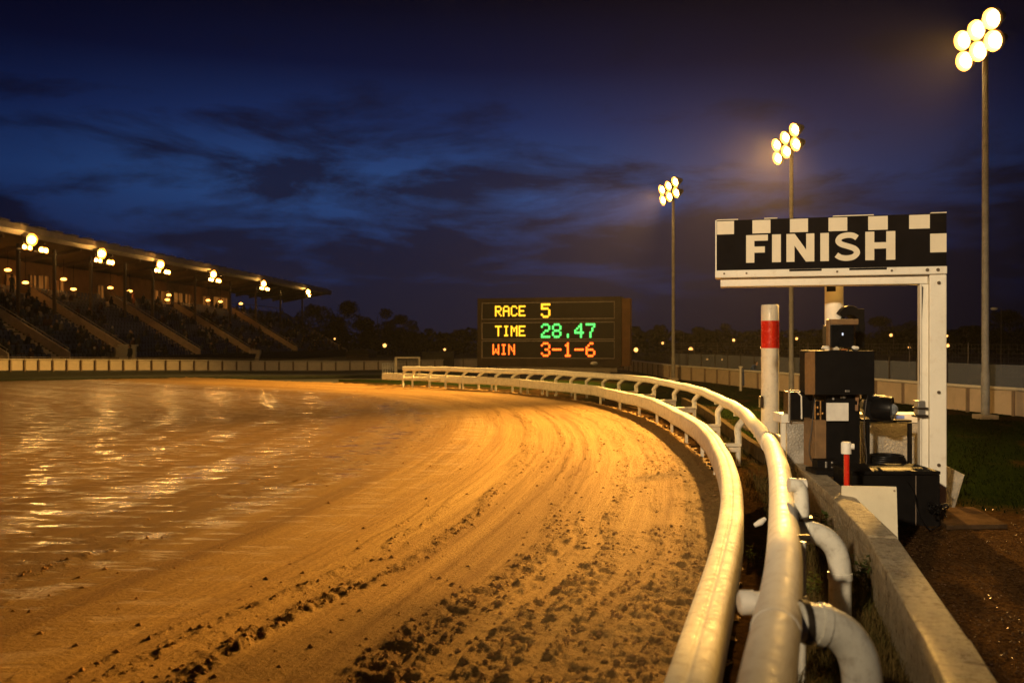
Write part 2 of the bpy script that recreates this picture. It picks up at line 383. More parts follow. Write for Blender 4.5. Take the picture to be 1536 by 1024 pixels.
# tyre tread prints in the two wheel tracks
def band(lo, hi):
    return math_(nt, 'MULTIPLY', math_(nt, 'GREATER_THAN', aA, lo), math_(nt, 'LESS_THAN', aA, hi))
tread = math_(nt, 'SINE', math_(nt, 'ADD', math_(nt, 'MULTIPLY', aS, 95.0), math_(nt, 'MULTIPLY', aA, 55.0)))
tread = math_(nt, 'MULTIPLY', tread, math_(nt, 'MULTIPLY', band(3.6, 4.3), ramp(nt, streak(.6, .12, 2.0, 20.0), [(.42, (0,0,0)), (.6, (1,1,1))])))
iso = math_(nt, 'ADD', math_(nt, 'MULTIPLY', nf, .036), math_(nt, 'MULTIPLY', ng, .012))
iso = math_(nt, 'ADD', iso, math_(nt, 'MULTIPLY', math_(nt, 'MULTIPLY', nf, aC), .05))
hgt = math_(nt, 'MULTIPLY', iso, 1.0)
s4 = streak(34.0, .7, 3.0, 15.0)
hgt = math_(nt, 'ADD', hgt, math_(nt, 'ADD', math_(nt, 'MULTIPLY', s3, .024), math_(nt, 'MULTIPLY', s4, .010)))
hgt = math_(nt, 'ADD', hgt, math_(nt, 'MULTIPLY', tread, .0014))
dry = math_(nt, 'SUBTRACT', 1.0, math_(nt, 'MULTIPLY', gloss, .994))
hgt = math_(nt, 'MULTIPLY', hgt, dry)
def wnoise(sc_, det=2.0, sx=.16):
    mp = N(nt, 'ShaderNodeMapping'); mp.inputs['Scale'].default_value = (sx, 1.0, 1.0); L(nt, gp, mp.inputs[0])
    q = N(nt, 'ShaderNodeTexNoise', Scale=sc_, Detail=det); L(nt, mp.outputs[0], q.inputs['Vector']); return q.outputs[0]
hgt = math_(nt, 'ADD', hgt, math_(nt, 'MULTIPLY', gloss, math_(nt, 'ADD', math_(nt, 'MULTIPLY', wnoise(4.0, 2.0, .06), .011), math_(nt, 'ADD', math_(nt, 'MULTIPLY', wnoise(18.0, 3.0, .14), .0020), math_(nt, 'MULTIPLY', ng, .0005)))))
bp = N(nt, 'ShaderNodeBump', Strength=.85, Distance=1.0); L(nt, hgt, bp.inputs['Height']); L(nt, bp.outputs[0], b.inputs['Normal'])
mt['sand'] = m
trk = np_mesh('track', np.c_[X, Y, Z], F, m, {'across': A, 'along': S, 'clump': CL}); tag(trk, 'wet sand race track with curved tyre ruts', 'track', kind='structure')
# loose clods of sand along the ruts
def rocks(name, px, py, pz, size, mat, seed=3):
    r = np.random.default_rng(seed); n = len(px)
    base = np.array([(0,0,1),(.9,0,.1),(.28,.85,.1),(-.73,.53,.1),(-.73,-.53,.1),(.28,-.85,.1),(0,0,-.6)])
    fs = [(0,1,2),(0,2,3),(0,3,4),(0,4,5),(0,5,1),(6,2,1),(6,3,2),(6,4,3),(6,5,4),(6,1,5)]
    V = base[None]*(1+r.uniform(-.38, .38, (n, 7, 3)))
    th = r.uniform(0, 6.28, n); c_, s_ = np.cos(th), np.sin(th)
    Vx = V[:,:,0]*c_[:,None]-V[:,:,1]*s_[:,None]; Vy = V[:,:,0]*s_[:,None]+V[:,:,1]*c_[:,None]
    V = np.stack([Vx*size[:,None]+px[:,None], Vy*size[:,None]*.85+py[:,None], V[:,:,2]*size[:,None]*.62+pz[:,None]], 2).reshape(-1, 3)
    Fr = (np.array(fs)[None]+np.arange(n)[:,None,None]*7).reshape(-1, 3)
    return np_mesh(name, V, Fr, mat, smooth=False)
n_ = 170000
dd = 4.0*np.exp(rng.uniform(0, 1, n_)**.8*math.log(28/4.0)); uu = rng.uniform(-.62, .32, n_); rx, ry = uu*dd, dd
ra, rs, rsg = field(rx, ry); rc = clump_of(ra, rs, rx, ry)
pick = (rsg > .05) & (rng.uniform(0, 1, n_) < rc**1.5*.27+.003)
rx, ry, ra, rs, rc = [q[pick] for q in (rx, ry, ra, rs, rc)]
rz = track_height(ra, rs, rx, ry, rc, ry)
sz = (.006+.030*rng.uniform(0, 1, len(rx))**4.5)
clod = M('clod_soil', (.25, .138, .050), .9, spec=.05, var=.4, scale=3, bump=.4, bscale=40)
tag(rocks('loose_clods', rx, ry, rz, sz, clod), 'crumbled clods of damp sand along the ruts', 'dirt', kind='stuff')

# ------------------------------------------------------------------ ground, infield, bank
GRASSC = (.030, .048, .014)
m, nt, b = new_mat('far_ground'); gp = N(nt, 'ShaderNodeNewGeometry').outputs['Position']
n = N(nt, 'ShaderNodeTexNoise', Scale=.3, Detail=8.0); L(nt, gp, n.inputs['Vector'])
L(nt, ramp(nt, n.outputs[0], [(.35, (.022, .03, .012)), (.7, (.05, .045, .025))]), b.inputs['Base Color']); b.inputs['Roughness'].default_value = .9
g = MB(); g.add([(-900,-300,-.14),(900,-300,-.14),(900,1500,-.14),(-900,1500,-.14)], [(0,1,2,3)])
tag(g.build('ground', m), kind='structure')
# kerb wall line (centre line of its top), near to far
KZ = .52
kerbL = [(1425,1024),(1365,905),(1305,805),(1240,735),(1190,690),(1160,664)]
def kpt(px, py): dd = (H-KZ)*FP/(py-CY); return np.array([(px-CX)/FP*dd, dd])
K2 = np.array([kpt(*p) for p in kerbL])
KW = .25
K2c = K2 + np.array([KW/2, .04])
X, Y, F = polar_grid(1.2, 60.0, .0064, -.2, 1.25, 760)
A, S, SG = field(X, Y)
inw = (SG < -.02) & (Y < 50.5)
X, Y, F, A, S, SG = keep(X, Y, F, inw, A, S, SG)
I = -SG
kd = X-np.interp(Y, np.r_[0, K2c[:,1], 60], np.r_[K2c[0,0]-1.4, K2c[:,0], 9.0])                    # beyond the kerb > 0
wob = fbm(X*.7, Y*.7, 4, 77)
gr = sstep(10.8, 12.6, Y+(wob-.5)*3.0+np.minimum(0, kd)*.0)*(kd > -.1) + sstep(14.5, 16, Y)*sstep(1.5, 2.4, I+(wob-.5))*(kd <= -.1)
gr = np.clip(gr, 0, 1)*(1-sstep(.56, .66, fbm(X*.6+5, Y*.45, 4, 90))*.85)
gr = np.clip(gr+.65*sstep(.42, .62, fbm(X*1.7, Y*1.7, 3, 13))*(kd < -.1)*(I > .55), 0, 1)
Zi = (fbm(X*2.2, Y*2.2, 4, 61)-.5)*.06 + (fbm(X*9, Y*9, 3, 66)-.5)*.03 - .01
m, nt, b = new_mat('earth_and_turf'); gp = N(nt, 'ShaderNodeNewGeometry').outputs['Position']
ag = N(nt, 'ShaderNodeAttribute', attribute_name='grass').outputs['Fac']; ak = N(nt, 'ShaderNodeAttribute', attribute_name='gravel').outputs['Fac']
n1 = N(nt, 'ShaderNodeTexNoise', Scale=9.0, Detail=9.0, Roughness=.7); L(nt, gp, n1.inputs['Vector'])
n2 = N(nt, 'ShaderNodeTexVoronoi', Scale=42.0); L(nt, gp, n2.inputs['Vector'])
n3 = N(nt, 'ShaderNodeTexNoise', Scale=70.0, Detail=5.0, Roughness=.7); L(nt, gp, n3.inputs['Vector'])
earth = ramp(nt, n1.outputs[0], [(.3, (.018, .0095, .0045)), (.55, (.040, .022, .009)), (.75, (.080, .046, .020))])
grav = mix(nt, .6, earth, ramp(nt, n2.outputs['Color'], [(.2, (.022, .012, .006)), (.8, (.090, .052, .024))]))
turf = ramp(nt, n3.outputs[0], [(.3, (.004, .009, .0012)), (.6, (.008, .014, .003)), (.8, (.016, .019, .006))])
c = mix(nt, ak, earth, grav); c = mix(nt, ag, c, turf)
L(nt, c, b.inputs['Base Color'])
L(nt, mix(nt, ak, (.85,)*3, ramp(nt, n1.outputs[0], [(.35, (.55,)*3), (.65, (.9,)*3)])), b.inputs['Roughness']); b.inputs['Specular IOR Level'].default_value = .0
hh = math_(nt, 'ADD', math_(nt, 'MULTIPLY', n1.outputs[0], .05), math_(nt, 'ADD', math_(nt, 'MULTIPLY', n3.outputs[0], .015), math_(nt, 'MULTIPLY', math_(nt, 'MULTIPLY', n2.outputs['Distance'], ak), -.02)))
bp = N(nt, 'ShaderNodeBump', Strength=.8, Distance=1.0); L(nt, hh, bp.inputs['Height']); L(nt, bp.outputs[0], b.inputs['Normal'])
gravel = sstep(0, .2, kd)*(1-sstep(10.2, 11.4, Y+wob))
inf = np_mesh('infield', np.c_[X, Y, Zi], F, m, {'grass': gr, 'gravel': gravel}); tag(inf, 'dark turf and bare earth beside the rails', 'ground', kind='structure')
# pebbles on the gravel
n_ = 7000; dd = 4.3*np.exp(rng.uniform(0, 1, n_)*math.log(11.5/4.3)); uu = rng.uniform(.40, .66, n_); px_, py_ = uu*dd, dd
kd_ = px_-np.interp(py_, np.r_[0, K2c[:,1], 60], np.r_[K2c[0,0]-1.4, K2c[:,0], 9.0]); ok = kd_ > .2
px_, py_ = px_[ok], py_[ok]
peb = M('gravel_stone', (.07, .040, .020), .22, rvar=.1, var=.6, scale=9)
tag(rocks('gravel', px_, py_, np.full(len(px_), .0), .004+.011*rng.uniform(0, 1, len(px_))**3, peb, 9), 'wet brown gravel stones beside the kerb wall', 'gravel', kind='stuff')

# grass blades
def blades(name, x, y, z, h, mat, seed, lean=.6, wid=.012):
    r = np.random.default_rng(seed); n = len(x); th = r.uniform(0, 6.28, n); ln = r.uniform(0, lean, n)*h
    w = wid*r.uniform(.5, 1.3, n); wx, wy = np.cos(th+1.57)*w, np.sin(th+1.57)*w; lx, ly = np.cos(th)*ln, np.sin(th)*ln
    b0 = np.c_[x-wx, y-wy, z]; b1 = np.c_[x+wx, y+wy, z]; m0 = np.c_[x-wx*.7+lx*.35, y-wy*.7+ly*.35, z+h*.6]; m1 = np.c_[x+wx*.7+lx*.35, y+wy*.7+ly*.35, z+h*.6]; t = np.c_[x+lx, y+ly, z+h]
    V = np.stack([b0, b1, m1, m0, t], 1).reshape(-1, 3); i = np.arange(n)[:,None]*5
    Fq = np.concatenate([i+np.array([[0,1,2]]), i+np.array([[0,2,3]]), i+np.array([[3,2,4]])])
    return np_mesh(name, V, Fq, mat, smooth=False)
def blade_mat(name, c0, c1):
    m, nt, b = new_mat(name); gp = N(nt, 'ShaderNodeNewGeometry')
    n = N(nt, 'ShaderNodeTexNoise', Scale=3.0, Detail=4.0); L(nt, gp.outputs['Position'], n.inputs['Vector'])
    c = mix(nt, ramp(nt, n.outputs[0], [(.35, (0,0,0)), (.65, (1,1,1))]), c0, c1)
    c = mix(nt, gp.outputs['Random Per Island'], c, c1); L(nt, c, b.inputs['Base Color']); b.inputs['Roughness'].default_value = .9; b.inputs['Specular IOR Level'].default_value = .0
    return m
turfm = blade_mat('turf_blade', (.004, .0105, .0012), (.009, .0145, .003)); weedm = blade_mat('weed_blade', (.022, .040, .010), (.11, .075, .028))
gi = rng.choice(len(X), 90000, p=(gr*Y**.9*(kd > -.1))/(gr*Y**.9*(kd > -.1)).sum())
gx, gy = X[gi]+rng.uniform(-.6, .6, len(gi))*Y[gi]*.0075, Y[gi]+rng.uniform(-.7, .7, len(gi))*Y[gi]*.02
tag(blades('grass', gx, gy, Zi[gi], rng.uniform(.02, .06, len(gi)), turfm, 5, 1.4, .008), 'short dark grass on the infield', 'grass', kind='stuff')
p_ = (kd < -.12)*(I > .42)*(Y < 24)*(Y > 3.5)*sstep(.42, .58, fbm(X*1.5, Y*1.5, 3, 13)+.12*sstep(.7,.3,np.abs(kd+.45)))*(1+2*np.exp(-np.abs(kd+.3)/.2))
gi = rng.choice(len(X), 26000, p=p_/p_.sum())
tag(blades('undergrowth', X[gi]+rng.normal(0, .03, len(gi)), Y[gi]+rng.normal(0, .05, len(gi)), Zi[gi]-.01, rng.uniform(.04, .2, len(gi))*rng.uniform(.4, 1, len(gi)), weedm, 6, 1.3, .0035), 'rough grass and dead stalks between rail and kerb wall', 'undergrowth', kind='stuff')

# weeds growing against the kerb wall
def weed(x, y, n, h, seed, label, lean=(0, 0)):
    r = random.Random(seed); root = thing('weed_plant', label, 'weed', (x, y, 0), 'weeds along the kerb wall')
    st, lf = MB(), MB()
    for i in range(n):
        a = r.uniform(0, 6.28); hh = h*r.uniform(.5, 1); out = r.uniform(.1, .5)*h
        p0 = Vector((x+r.uniform(-.05,.05), y+r.uniform(-.05,.05), -.02)); p2 = p0+Vector((math.cos(a)*out+lean[0]*hh, math.sin(a)*out+lean[1]*hh, hh)); p1 = (p0+p2)/2+Vector((0,0,.12*hh))
        st.tube([p0, p1, p2], [.006, .005, .002], 5)
        for k in range(9):
            t = r.uniform(.25, 1.0); q = p0*(1-t)**2+p1*2*t*(1-t)+p2*t*t; b_ = r.uniform(0, 6.28); l = h*r.uniform(.14, .30); w = l*.22
            dr = Vector((math.cos(b_), math.sin(b_), r.uniform(-.3, .5))).normalized(); sd = dr.cross(Vector((0,0,1))).normalized()
            lf.add([q, q+dr*l*.4+sd*w, q+dr*l, q+dr*l*.4-sd*w], [(0,1,2),(0,2,3)])
    st.build('stem', weedm, root); lf.build('foliage', leafm, root)
leafm = blade_mat('weed_leaf', (.025, .05, .012), (.07, .085, .025))
for i, (px, py, d, n, h, lab) in enumerate([
    (1222, 905, 7.4, 9, .30, 'leafy green weed behind the nearer end of the first curved pipe foot'),
    (1232, 800, 9.2, 10, .42, 'dense dark weed clump in the corner between kerb wall and upright pipe'),
    (1252, 800, 9.0, 9, .34, 'brown-tipped weed hard against the kerb wall where two coping stones meet'),
    (1305, 900, 7.5, 7, .42, 'tall thin weed standing before the kerb wall face, right of the curved pipe'),
    (1192, 715, 12.2, 8, .45, 'dark weed hanging by the far stretch of kerb wall under the hose'),
    (1130, 790, 8.6, 7, .20, 'low weed in the dark gap between the two rails'),
    ]):
    x = (px-CX)/FP*d; weed(x, d, n, h, 40+i, lab, (-.15, 0))

# ------------------------------------------------------------------ the running rail
def arc(P): return np.r_[0, np.cumsum(np.hypot(*np.diff(P, axis=0).T))]
def frame_at(P, s):
    a = arc(P); p = Vector((np.interp(s, a, P[:,0]), np.interp(s, a, P[:,1]), 0)); q = Vector((np.interp(s+.05, a, P[:,0]), np.interp(s+.05, a, P[:,1]), 0))
    t = (q-p).normalized(); return p, t, Vector((t.y, -t.x, 0))*1.0      # n: right of travel (far -> near) = towards the track? set below
def s_at_px(P, px, z, near=False):
    u = CX+FP*P[:,0]/P[:,1]; a = arc(P)
    k = np.where(P[:,1] > 9.0)[0] if not near else np.arange(len(P))
    return a[k[np.argmin(np.abs(u[k]-px))]]
rail = thing('running_rail', 'curved white double running rail with swan-neck posts along the track edge', 'rail', (top2[60][0], top2[60][1], 0))
def sweep(P, z, prof, name, mat, s0=None, s1=None):
    a = arc(P); s0 = 0 if s0 is None else s0; s1 = a[-1] if s1 is None else s1
    ss = np.arange(s0, s1, .18); mb = MB(); k = len(prof); vs, fs = [], []
    for s in ss:
        p, t, nn = frame_at(P, s); zz = z + .012*math.sin(s*.9)+.006*math.sin(s*2.7+1)
        vs += [p+nn*u+Vector((0,0,zz+w)) for u, w in prof]
    for i in range(len(ss)-1):
        for j in range(k): fs.append((i*k+j, (i+1)*k+j, (i+1)*k+(j+1) % k, i*k+(j+1) % k))
    mb.add(vs, fs, 0, True); mb.add(vs[:k], [tuple(range(k))]); mb.add(vs[-k:], [tuple(range(k))[::-1]])
    return mb.build(name, mat, rail)
R = .107
circ = [(R*math.cos(2*math.pi*i/20), R*math.sin(2*math.pi*i/20)*1.0) for i in range(20)]
tr_ = sweep(top2, ZT, circ, 'top_rail', mt['rail'])
wprof = [(-.105,-.215),(-.115,-.17),(-.115,.05),(-.10,.095),(-.07,.11),(-.030,.113),(-.012,.112),(.0,.100),(.012,.112),(.030,.113),(.07,.11),(.10,.095),(.115,.05),(.115,-.17),(.105,-.215),(.05,-.23),(-.05,-.23)]
lr_ = sweep(low2, ZL, wprof, 'lower_rail', mt['rail2'])
# sleeves where lengths of rail meet
aT, aL = arc(top2), arc(low2)
for s in np.arange(5, aT[-1], 7.4):
    p, t, nn = frame_at(top2, s); mb = MB(); z = ZT+.012*math.sin(s*.9)+.006*math.sin(s*2.7+1)
    mb.tube([p-t*.13+Vector((0,0,z)), p+t*.13+Vector((0,0,z))], R+.004, 20); mb.build('joint_sleeve', mt['rail'], tr_)
for sj in list(np.arange(4, aL[-1]-9, 6.1))+[s_at_px(low2, 1092, ZL)]:
    p, t, nn = frame_at(low2, sj); mb = MB(); z = ZL+.012*math.sin(sj*.9)+.006*math.sin(sj*2.7+1)
    pr = [(u*1.03, w*1.03) for u, w in wprof]; k = len(pr)
    vs = [p+t*o+nn*u+Vector((0,0,z+w)) for o in (-.008, .008) for u, w in pr]
    mb.add(vs, [(i, (i+1) % k, k+(i+1) % k, k+i) for i in range(k)]); mb.build('joint_strap', mt['bolt'], lr_)
postpx = [610,624.6,650,675,701,727.7,753.6,778,801,823,844.7,865.8,889,913.6,938,963,989,1019,1050,1085,1117]
for px in postpx:
    s = s_at_px(top2, px, ZT); p, t, nn = frame_at(top2, s)
    # n points to the track side
    lo = low2[np.argmin(np.hypot(low2[:,0]-p.x, low2[:,1]-p.y))]; n_in = Vector((lo[0]-p.x, lo[1]-p.y, 0)); off = n_in.length
    n_in = n_in.normalized() if off > .05 else Vector((0,-1,0))
    toff = -t*.30 if px < 1060 else -t*.12
    T0 = p+Vector((0,0,ZT-.05)); B = p+toff*1.0+n_in*.10; zb = .50 if px < 1060 else .40
    pts = [T0, T0+toff*.55+n_in*.05+Vector((0,0,-.09)), T0+toff*.95+n_in*.11+Vector((0,0,-.20)), Vector((B.x, B.y, zb+.08)), Vector((B.x, B.y, zb-.04))]
    P5 = catmull(pts, 5)
    mb = MB(); mb.tube(P5, .062, 12); mb.build('swan_neck_post', mt['pipe'], rail)
    L2 = Vector((lo[0], lo[1], 0)); mb = MB()
    dirb = (L2-B); dl = max(.2, dirb.length); dirb.normalize()
    rot = Matrix.Rotation(math.atan2(dirb.y, dirb.x), 3, 'Z')
    mb.box(B+dirb*(dl/2-.03)+Vector((0,0,zb-.04)), (dl, .16, .05), rot); mb.box(B+dirb*(dl/2-.03)+Vector((0,0,zb-.12)), (dl, .09, .09), rot)
    mb.build('bracket_arm', mt['rail2'], rail, .01)
    mb = MB(); mb.cyl((B.x, B.y, -.1), (B.x, B.y, zb-.1), .045, seg=10); mb.build('ground_stake', mt['pipe'], rail)
for s in np.arange(3, aL[-1]-11, 2.3):
    p, t, nn = frame_at(low2, s); mb = MB(); q = p+t*.1
    mb.box((q.x, q.y, .08), (.06, .06, .5), Matrix.Rotation(math.atan2(t.y, t.x), 3, 'Z')); mb.build('rail_stub', mt['rail2'], rail)
# the two big elbow feet next to the camera
def at_rail(py):
    a = arc(top2); v = CY+(H-ZT)*FP/top2[:,1]; return a[np.argmin(np.abs(v-py))]
def elbow(s, reach, drop, r, rootoff):
    p, t, nn = frame_at(top2, s); out = Vector((-nn.x, -nn.y, 0))
    lo = low2[np.argmin(np.hypot(low2[:,0]-p.x, low2[:,1]-p.y))]
    if out.dot(Vector((lo[0]-p.x, lo[1]-p.y, 0))) > 0: out = -out
    z0 = ZT-R-r*.55; a = p+Vector((0,0,z0)); pts = [a+out*rootoff]
    for k in range(13):
        th = math.pi/2*k/12
        pts.append(a+out*(rootoff+.03+(reach-rootoff-.03)*math.sin(th))+Vector((0,0,-drop*(1-math.cos(th)))))
    pts.append(Vector((pts[-1].x, pts[-1].y, -.12)))
    return p, t, out, z0, pts
def pipe_px(pts, d, r, tail=True, seg=18):
    q = [at(px, py, d if not isinstance(d, list) else d[i]) for i, (px, py) in enumerate(pts)]
    c = [Vector(v) for v in catmull(q, 6)]
    if tail: c.append(Vector((c[-1].x, c[-1].y, -.12)))
    mb = MB(); mb.tube(c, r, seg); return mb
e1 = pipe_px([(1182,934),(1210,932),(1240,938),(1265,952),(1283,976),(1292,1008),(1294,1045)], 4.1, .092).build('elbow_foot', mt['pipe'], rail)
mb = MB(); mb.tube([at(1226,934.5,4.1), at(1238,937.5,4.1)], .101, 18); mb.build('socket_collar', mt['pipe'], e1); mb = MB(); mb.tube([at(1294,1046,4.1), at(1294,1066,4.1)], .101, 18); mb.build('socket_collar', mt['pipe'], e1)
mb = MB(); mb.tube([at(1203,932,4.1), at(1212,932,4.1)], .104, 18); mb.build('clamp_ring', mt['dkmetal'], e1)
mb = MB(); mb.tube([at(1170,903,4.35), at(1128,903,4.35), at(1114,903,4.35)], .054, 16); mb.tube([at(1130,903,4.35), at(1111,903,4.35), at(1108,903,4.35)], [.061,.061,.045], 16); mb.build('end_cap', mt['paper'], rail)
mb = MB(); mb.tube([at(1198,902,4.45), at(1210,896,4.45), at(1214,902,4.45), at(1205,908,4.45)], .014, 8); mb.build('wire_loop', mt['dkmetal'], rail)
e2 = pipe_px([(1186,796),(1204,796),(1222,799),(1240,808),(1253,824),(1259,846),(1260,872)], 6.6, .083).build('elbow_foot', mt['pipe'], rail)
mb = MB(); mb.tube([at(1207,796.3,6.6), at(1214,797.5,6.6)], .091, 18); mb.build('socket_collar', mt['pipe'], e2); mb = MB(); mb.tube([at(1260,858,6.6), at(1260,868,6.6)], .091, 18); mb.build('socket_collar', mt['pipe'], e2)
e3 = pipe_px([(1183,727),(1194,728),(1200,734),(1202,750),(1203,776)], 6.65, .055, False).build('riser_pipe', mt['pipe'], rail)
mb = MB(); mb.tube([at(1203,774,6.62), at(1203,779,6.62)], .078, 16); mb.build('flange', mt['dkmetal'], e3)
mb = MB(); mb.tube([at(1198,729,6.7), at(1207,730,6.7)], .064, 14); mb.build('pipe_cap', mt['paper'], e3)
mb = MB(); p = at(1203, 812, 5.6); mb.tube([(p.x, p.y, p.z), (p.x, p.y, -.1)], .026, 10); mb.build('ground_stake', mt['pipe'], rail)
mb = MB(); p = at(1203, 813, 5.6); mb.tube([p+Vector((-.12,0,.03)), p+Vector((.05,0,.03))], .02, 8); mb.build('stake_bracket', mt['dkmetal'], rail)
for py in (712, 640, 612, 596):
    s = at_rail(py); p, t, nn = frame_at(top2, s); mb = MB()
    mb.box(p+Vector((0,0,ZT-R-.02)), (.07,.07,.06)); mb.build('rail_clip', mt['pipe'], tr_)

# ------------------------------------------------------------------ kerb wall
kw = thing('kerb_wall', 'low mossy concrete kerb wall with cracked coping running beside the rail', 'wall', (K2c[2][0], K2c[2][1], 0))
kk = np.r_[[K2c[0]+(K2c[0]-K2c[1])*1.2], K2c]
def seg_wall(a, b, w, z, name, h0=-.15, parent=kw, mat=None, bev=.015, over=.0):
    a, b = Vector((*a, 0)), Vector((*b, 0)); dv = (b-a); l = dv.length; rot = Matrix.Rotation(math.atan2(dv.y, dv.x), 3, 'Z'); mid = (a+b)/2
    m1 = MB(); m1.box((mid.x, mid.y, z-.06), (l-.008, w, .12), rot); o = m1.build('coping', mat or mt['kerb'], parent, bev)
    m2 = MB(); m2.box((mid.x, mid.y, (z-.12+h0)/2), (l-.008, w-.05, z-.12-h0), rot); m2.build('wall_face', mat or mt['kerb'], parent, .006)
cut = [kk[0], kk[2]+(kk[3]-kk[2])*.9, kk[4], kk[5], kk[6]]
cut = [kk[0], (kk[1]+kk[2])/2, kk[3], kk[4], kk[5], kk[6]]
for i in range(len(cut)-1): seg_wall(cut[i], cut[i+1], KW, KZ-.012*(i % 2), 'seg')
mt['darkconc'] = M('dark_mossy_concrete', (.055, .042, .026), .9, spec=.0, var=.4, scale=4, dirt=.5)
# thin kerb that carries on behind the rail
kl = thing('thin_kerb', 'thin pale kerb line between rail posts and infield grass', 'kerb', (6.5, 19, 0))
line = [(1152, 657, 15.6), (1126, 652, 17.2), (1100, 640, 19.6), (1075, 626, 22.8), (1051, 613, 26.5), (1025, 602, 30)]
pts = [at(px, py, d) for px, py, d in line]
for a, b_ in zip(pts[:-1], pts[1:]):
    dv = b_-a; rot = Matrix.Rotation(math.atan2(dv.y, dv.x), 3, 'Z'); mb = MB(); mb.box(((a.x+b_.x)/2, (a.y+b_.y)/2, .10), (Vector((dv.x,dv.y)).length, .14, .3), rot); mb.build('kerb_stone', mt['darkconc'], kl, .01)
# hose draped over the kerb
pts = [at(1120,640,17.0), at(1150,652,15.2), at(1165,657,14.2), at(1185,668,13.2), at(1205,684,12.6), at(1220,700,12.2), at(1228,716,12.1), at(1231,724,12.3)]
mb = MB(); mb.tube(catmull(pts, 6), .075, 12)
tag(mb.build('rubber_hose', mt['hose']), 'thick dark rubber hose arching over the far end of the kerb wall', 'hose')

# ------------------------------------------------------------------ grass bank and boundary fence by the stand
def interp_px(tab, px): return [np.interp(px, tab[0], q) for q in tab[1:]]
FT = ([-260, 0, 250, 500, 580, 640, 716], [46.5, 50, 56, 63, 66, 69.5, 74], [.62, .47, .30, .03, .0, 0, 0])   # px, depth, base height
fence_pts = []
for px in list(np.linspace(-260, 716, 47)):
    d, z = interp_px(FT, px); fence_pts.append(Vector(((px-CX)/FP*d, d, z)))
mb = MB()
for i in range(len(fence_pts)-1):
    a, b_ = fence_pts[i], fence_pts[i+1]; ya, yb = far_edge(a.x)-.1, far_edge(b_.x)-.1
    mb.add([(a.x, ya, -.1), (b_.x, yb, -.1), (b_.x, yb+.15, .10*min(1, b_.z*3+.3)), (a.x, ya+.15, .10*min(1, a.z*3+.3))], [(0,1,2,3)])
    mb.add([(a.x, ya+.15, .10*min(1, a.z*3+.3)), (b_.x, yb+.15, .10*min(1, b_.z*3+.3)), (b_.x, b_.y-.05, b_.z), (a.x, a.y-.05, a.z)], [(0,1,2,3)])
    mb.add([(a.x, a.y-.05, a.z), (b_.x, b_.y-.05, b_.z), (b_.x*1.04, b_.y+2.2, b_.z), (a.x*1.04, a.y+2.2, a.z)], [(0,1,2,3)])
bankm = M('dark_bank_turf', (.020, .026, .010), .9, var=.5, scale=2.5, bump=.6, bscale=8)
tag(mb.build('grass_bank', bankm), kind='structure')
pf = thing('boundary_fence', 'cream panelled boundary fence in front of the grandstand', 'fence', tuple(fence_pts[20]))
FH = .70
for i in range(len(fence_pts)-1):
    a, b_ = fence_pts[i], fence_pts[i+1]; dv = b_-a; l = Vector((dv.x, dv.y)).length; rot = Matrix.Rotation(math.atan2(dv.y, dv.x), 3, 'Z'); mid = (a+b_)/2
    shear = lambda v: v
    mb = MB(); tilt = dv.z
    vs = []
    nrm = Vector((-dv.y, dv.x, 0)).normalized()
    for (q, e) in ((a, .05), (b_, -.05)):
        o = (dv.normalized())*e
        for n_ in (-.02, .02):
            for z in (.06, FH-.06): vs.append(q+o+nrm*n_+Vector((0,0,z)))
    fs = [(0,4,5,1),(2,3,7,6),(0,1,3,2),(4,6,7,5),(1,5,7,3),(0,2,6,4)]
    mb.add(vs, fs); mb.build('fence_panel', mt['fence'], pf)
    mb = MB(); mb.box((a.x, a.y-.05, a.z+FH/2-.05), (.09, .09, FH+.16)); 
    mb.build('fence_post', mt['fencepost'], pf)
mb = MB(); mb.tube([p+Vector((0,-.05,FH)) for p in fence_pts], .045, 8); mb.build('top_rail', mt['fencerail'], pf)
mb = MB(); mb.tube([p+Vector((0,.1,FH+.13)) for p in fence_pts], .02, 6); mb.build('handrail', mt['trim'], pf)

# ------------------------------------------------------------------ boundary wall on the right with glass balustrade and mesh fence
WP = [(1640, 22.5, 16.2), (1536, 25.5, 15.06), (1440, 27.8, 14.37), (1300, 33, 13.5), (1187, 37.9, 12.55), (1140, 40.3, 11.53), (1060, 46.9, 10.53), (1012, 51, 9.57), (975, 58, 9.2), (930, 68, 8.5), (860, 78, 5.5)]
W2 = resample(catmull([((px-CX)/FP*d, d) for px, d, x in WP], 8), 1.62)
wl = thing('boundary_wall', 'buff boundary wall with pale capping behind the floodlight masts', 'wall', (12, 40, 0))
WH = .78
for i in range(len(W2)-1):
    a, b_ = Vector((*W2[i], 0)), Vector((*W2[i+1], 0)); dv = b_-a; rot = Matrix.Rotation(math.atan2(dv.y, dv.x), 3, 'Z'); mid = (a+b_)/2
    mb = MB(); mb.box((mid.x, mid.y, WH/2-.03), (dv.length-.07, .10, WH-.06), rot); mb.build('wall_panel', mt['wallr'], wl)
    mb = MB(); mb.box((a.x-.07, a.y-.03, WH/2-.04), (.08, .10, WH-.02), rot); mb.build('wall_post', mt['fencepost'], wl)
cp = MB(); cp.tube([(p[0]-.03, p[1], WH) for p in W2], .055, 8); cp.build('capping', mt['fencerail'], wl)
bal = thing('glass_balustrade', 'dusty blue-grey glass balustrade standing behind the buff wall', 'balustrade', (13, 40, 0))
off = np.array([.55, .25])
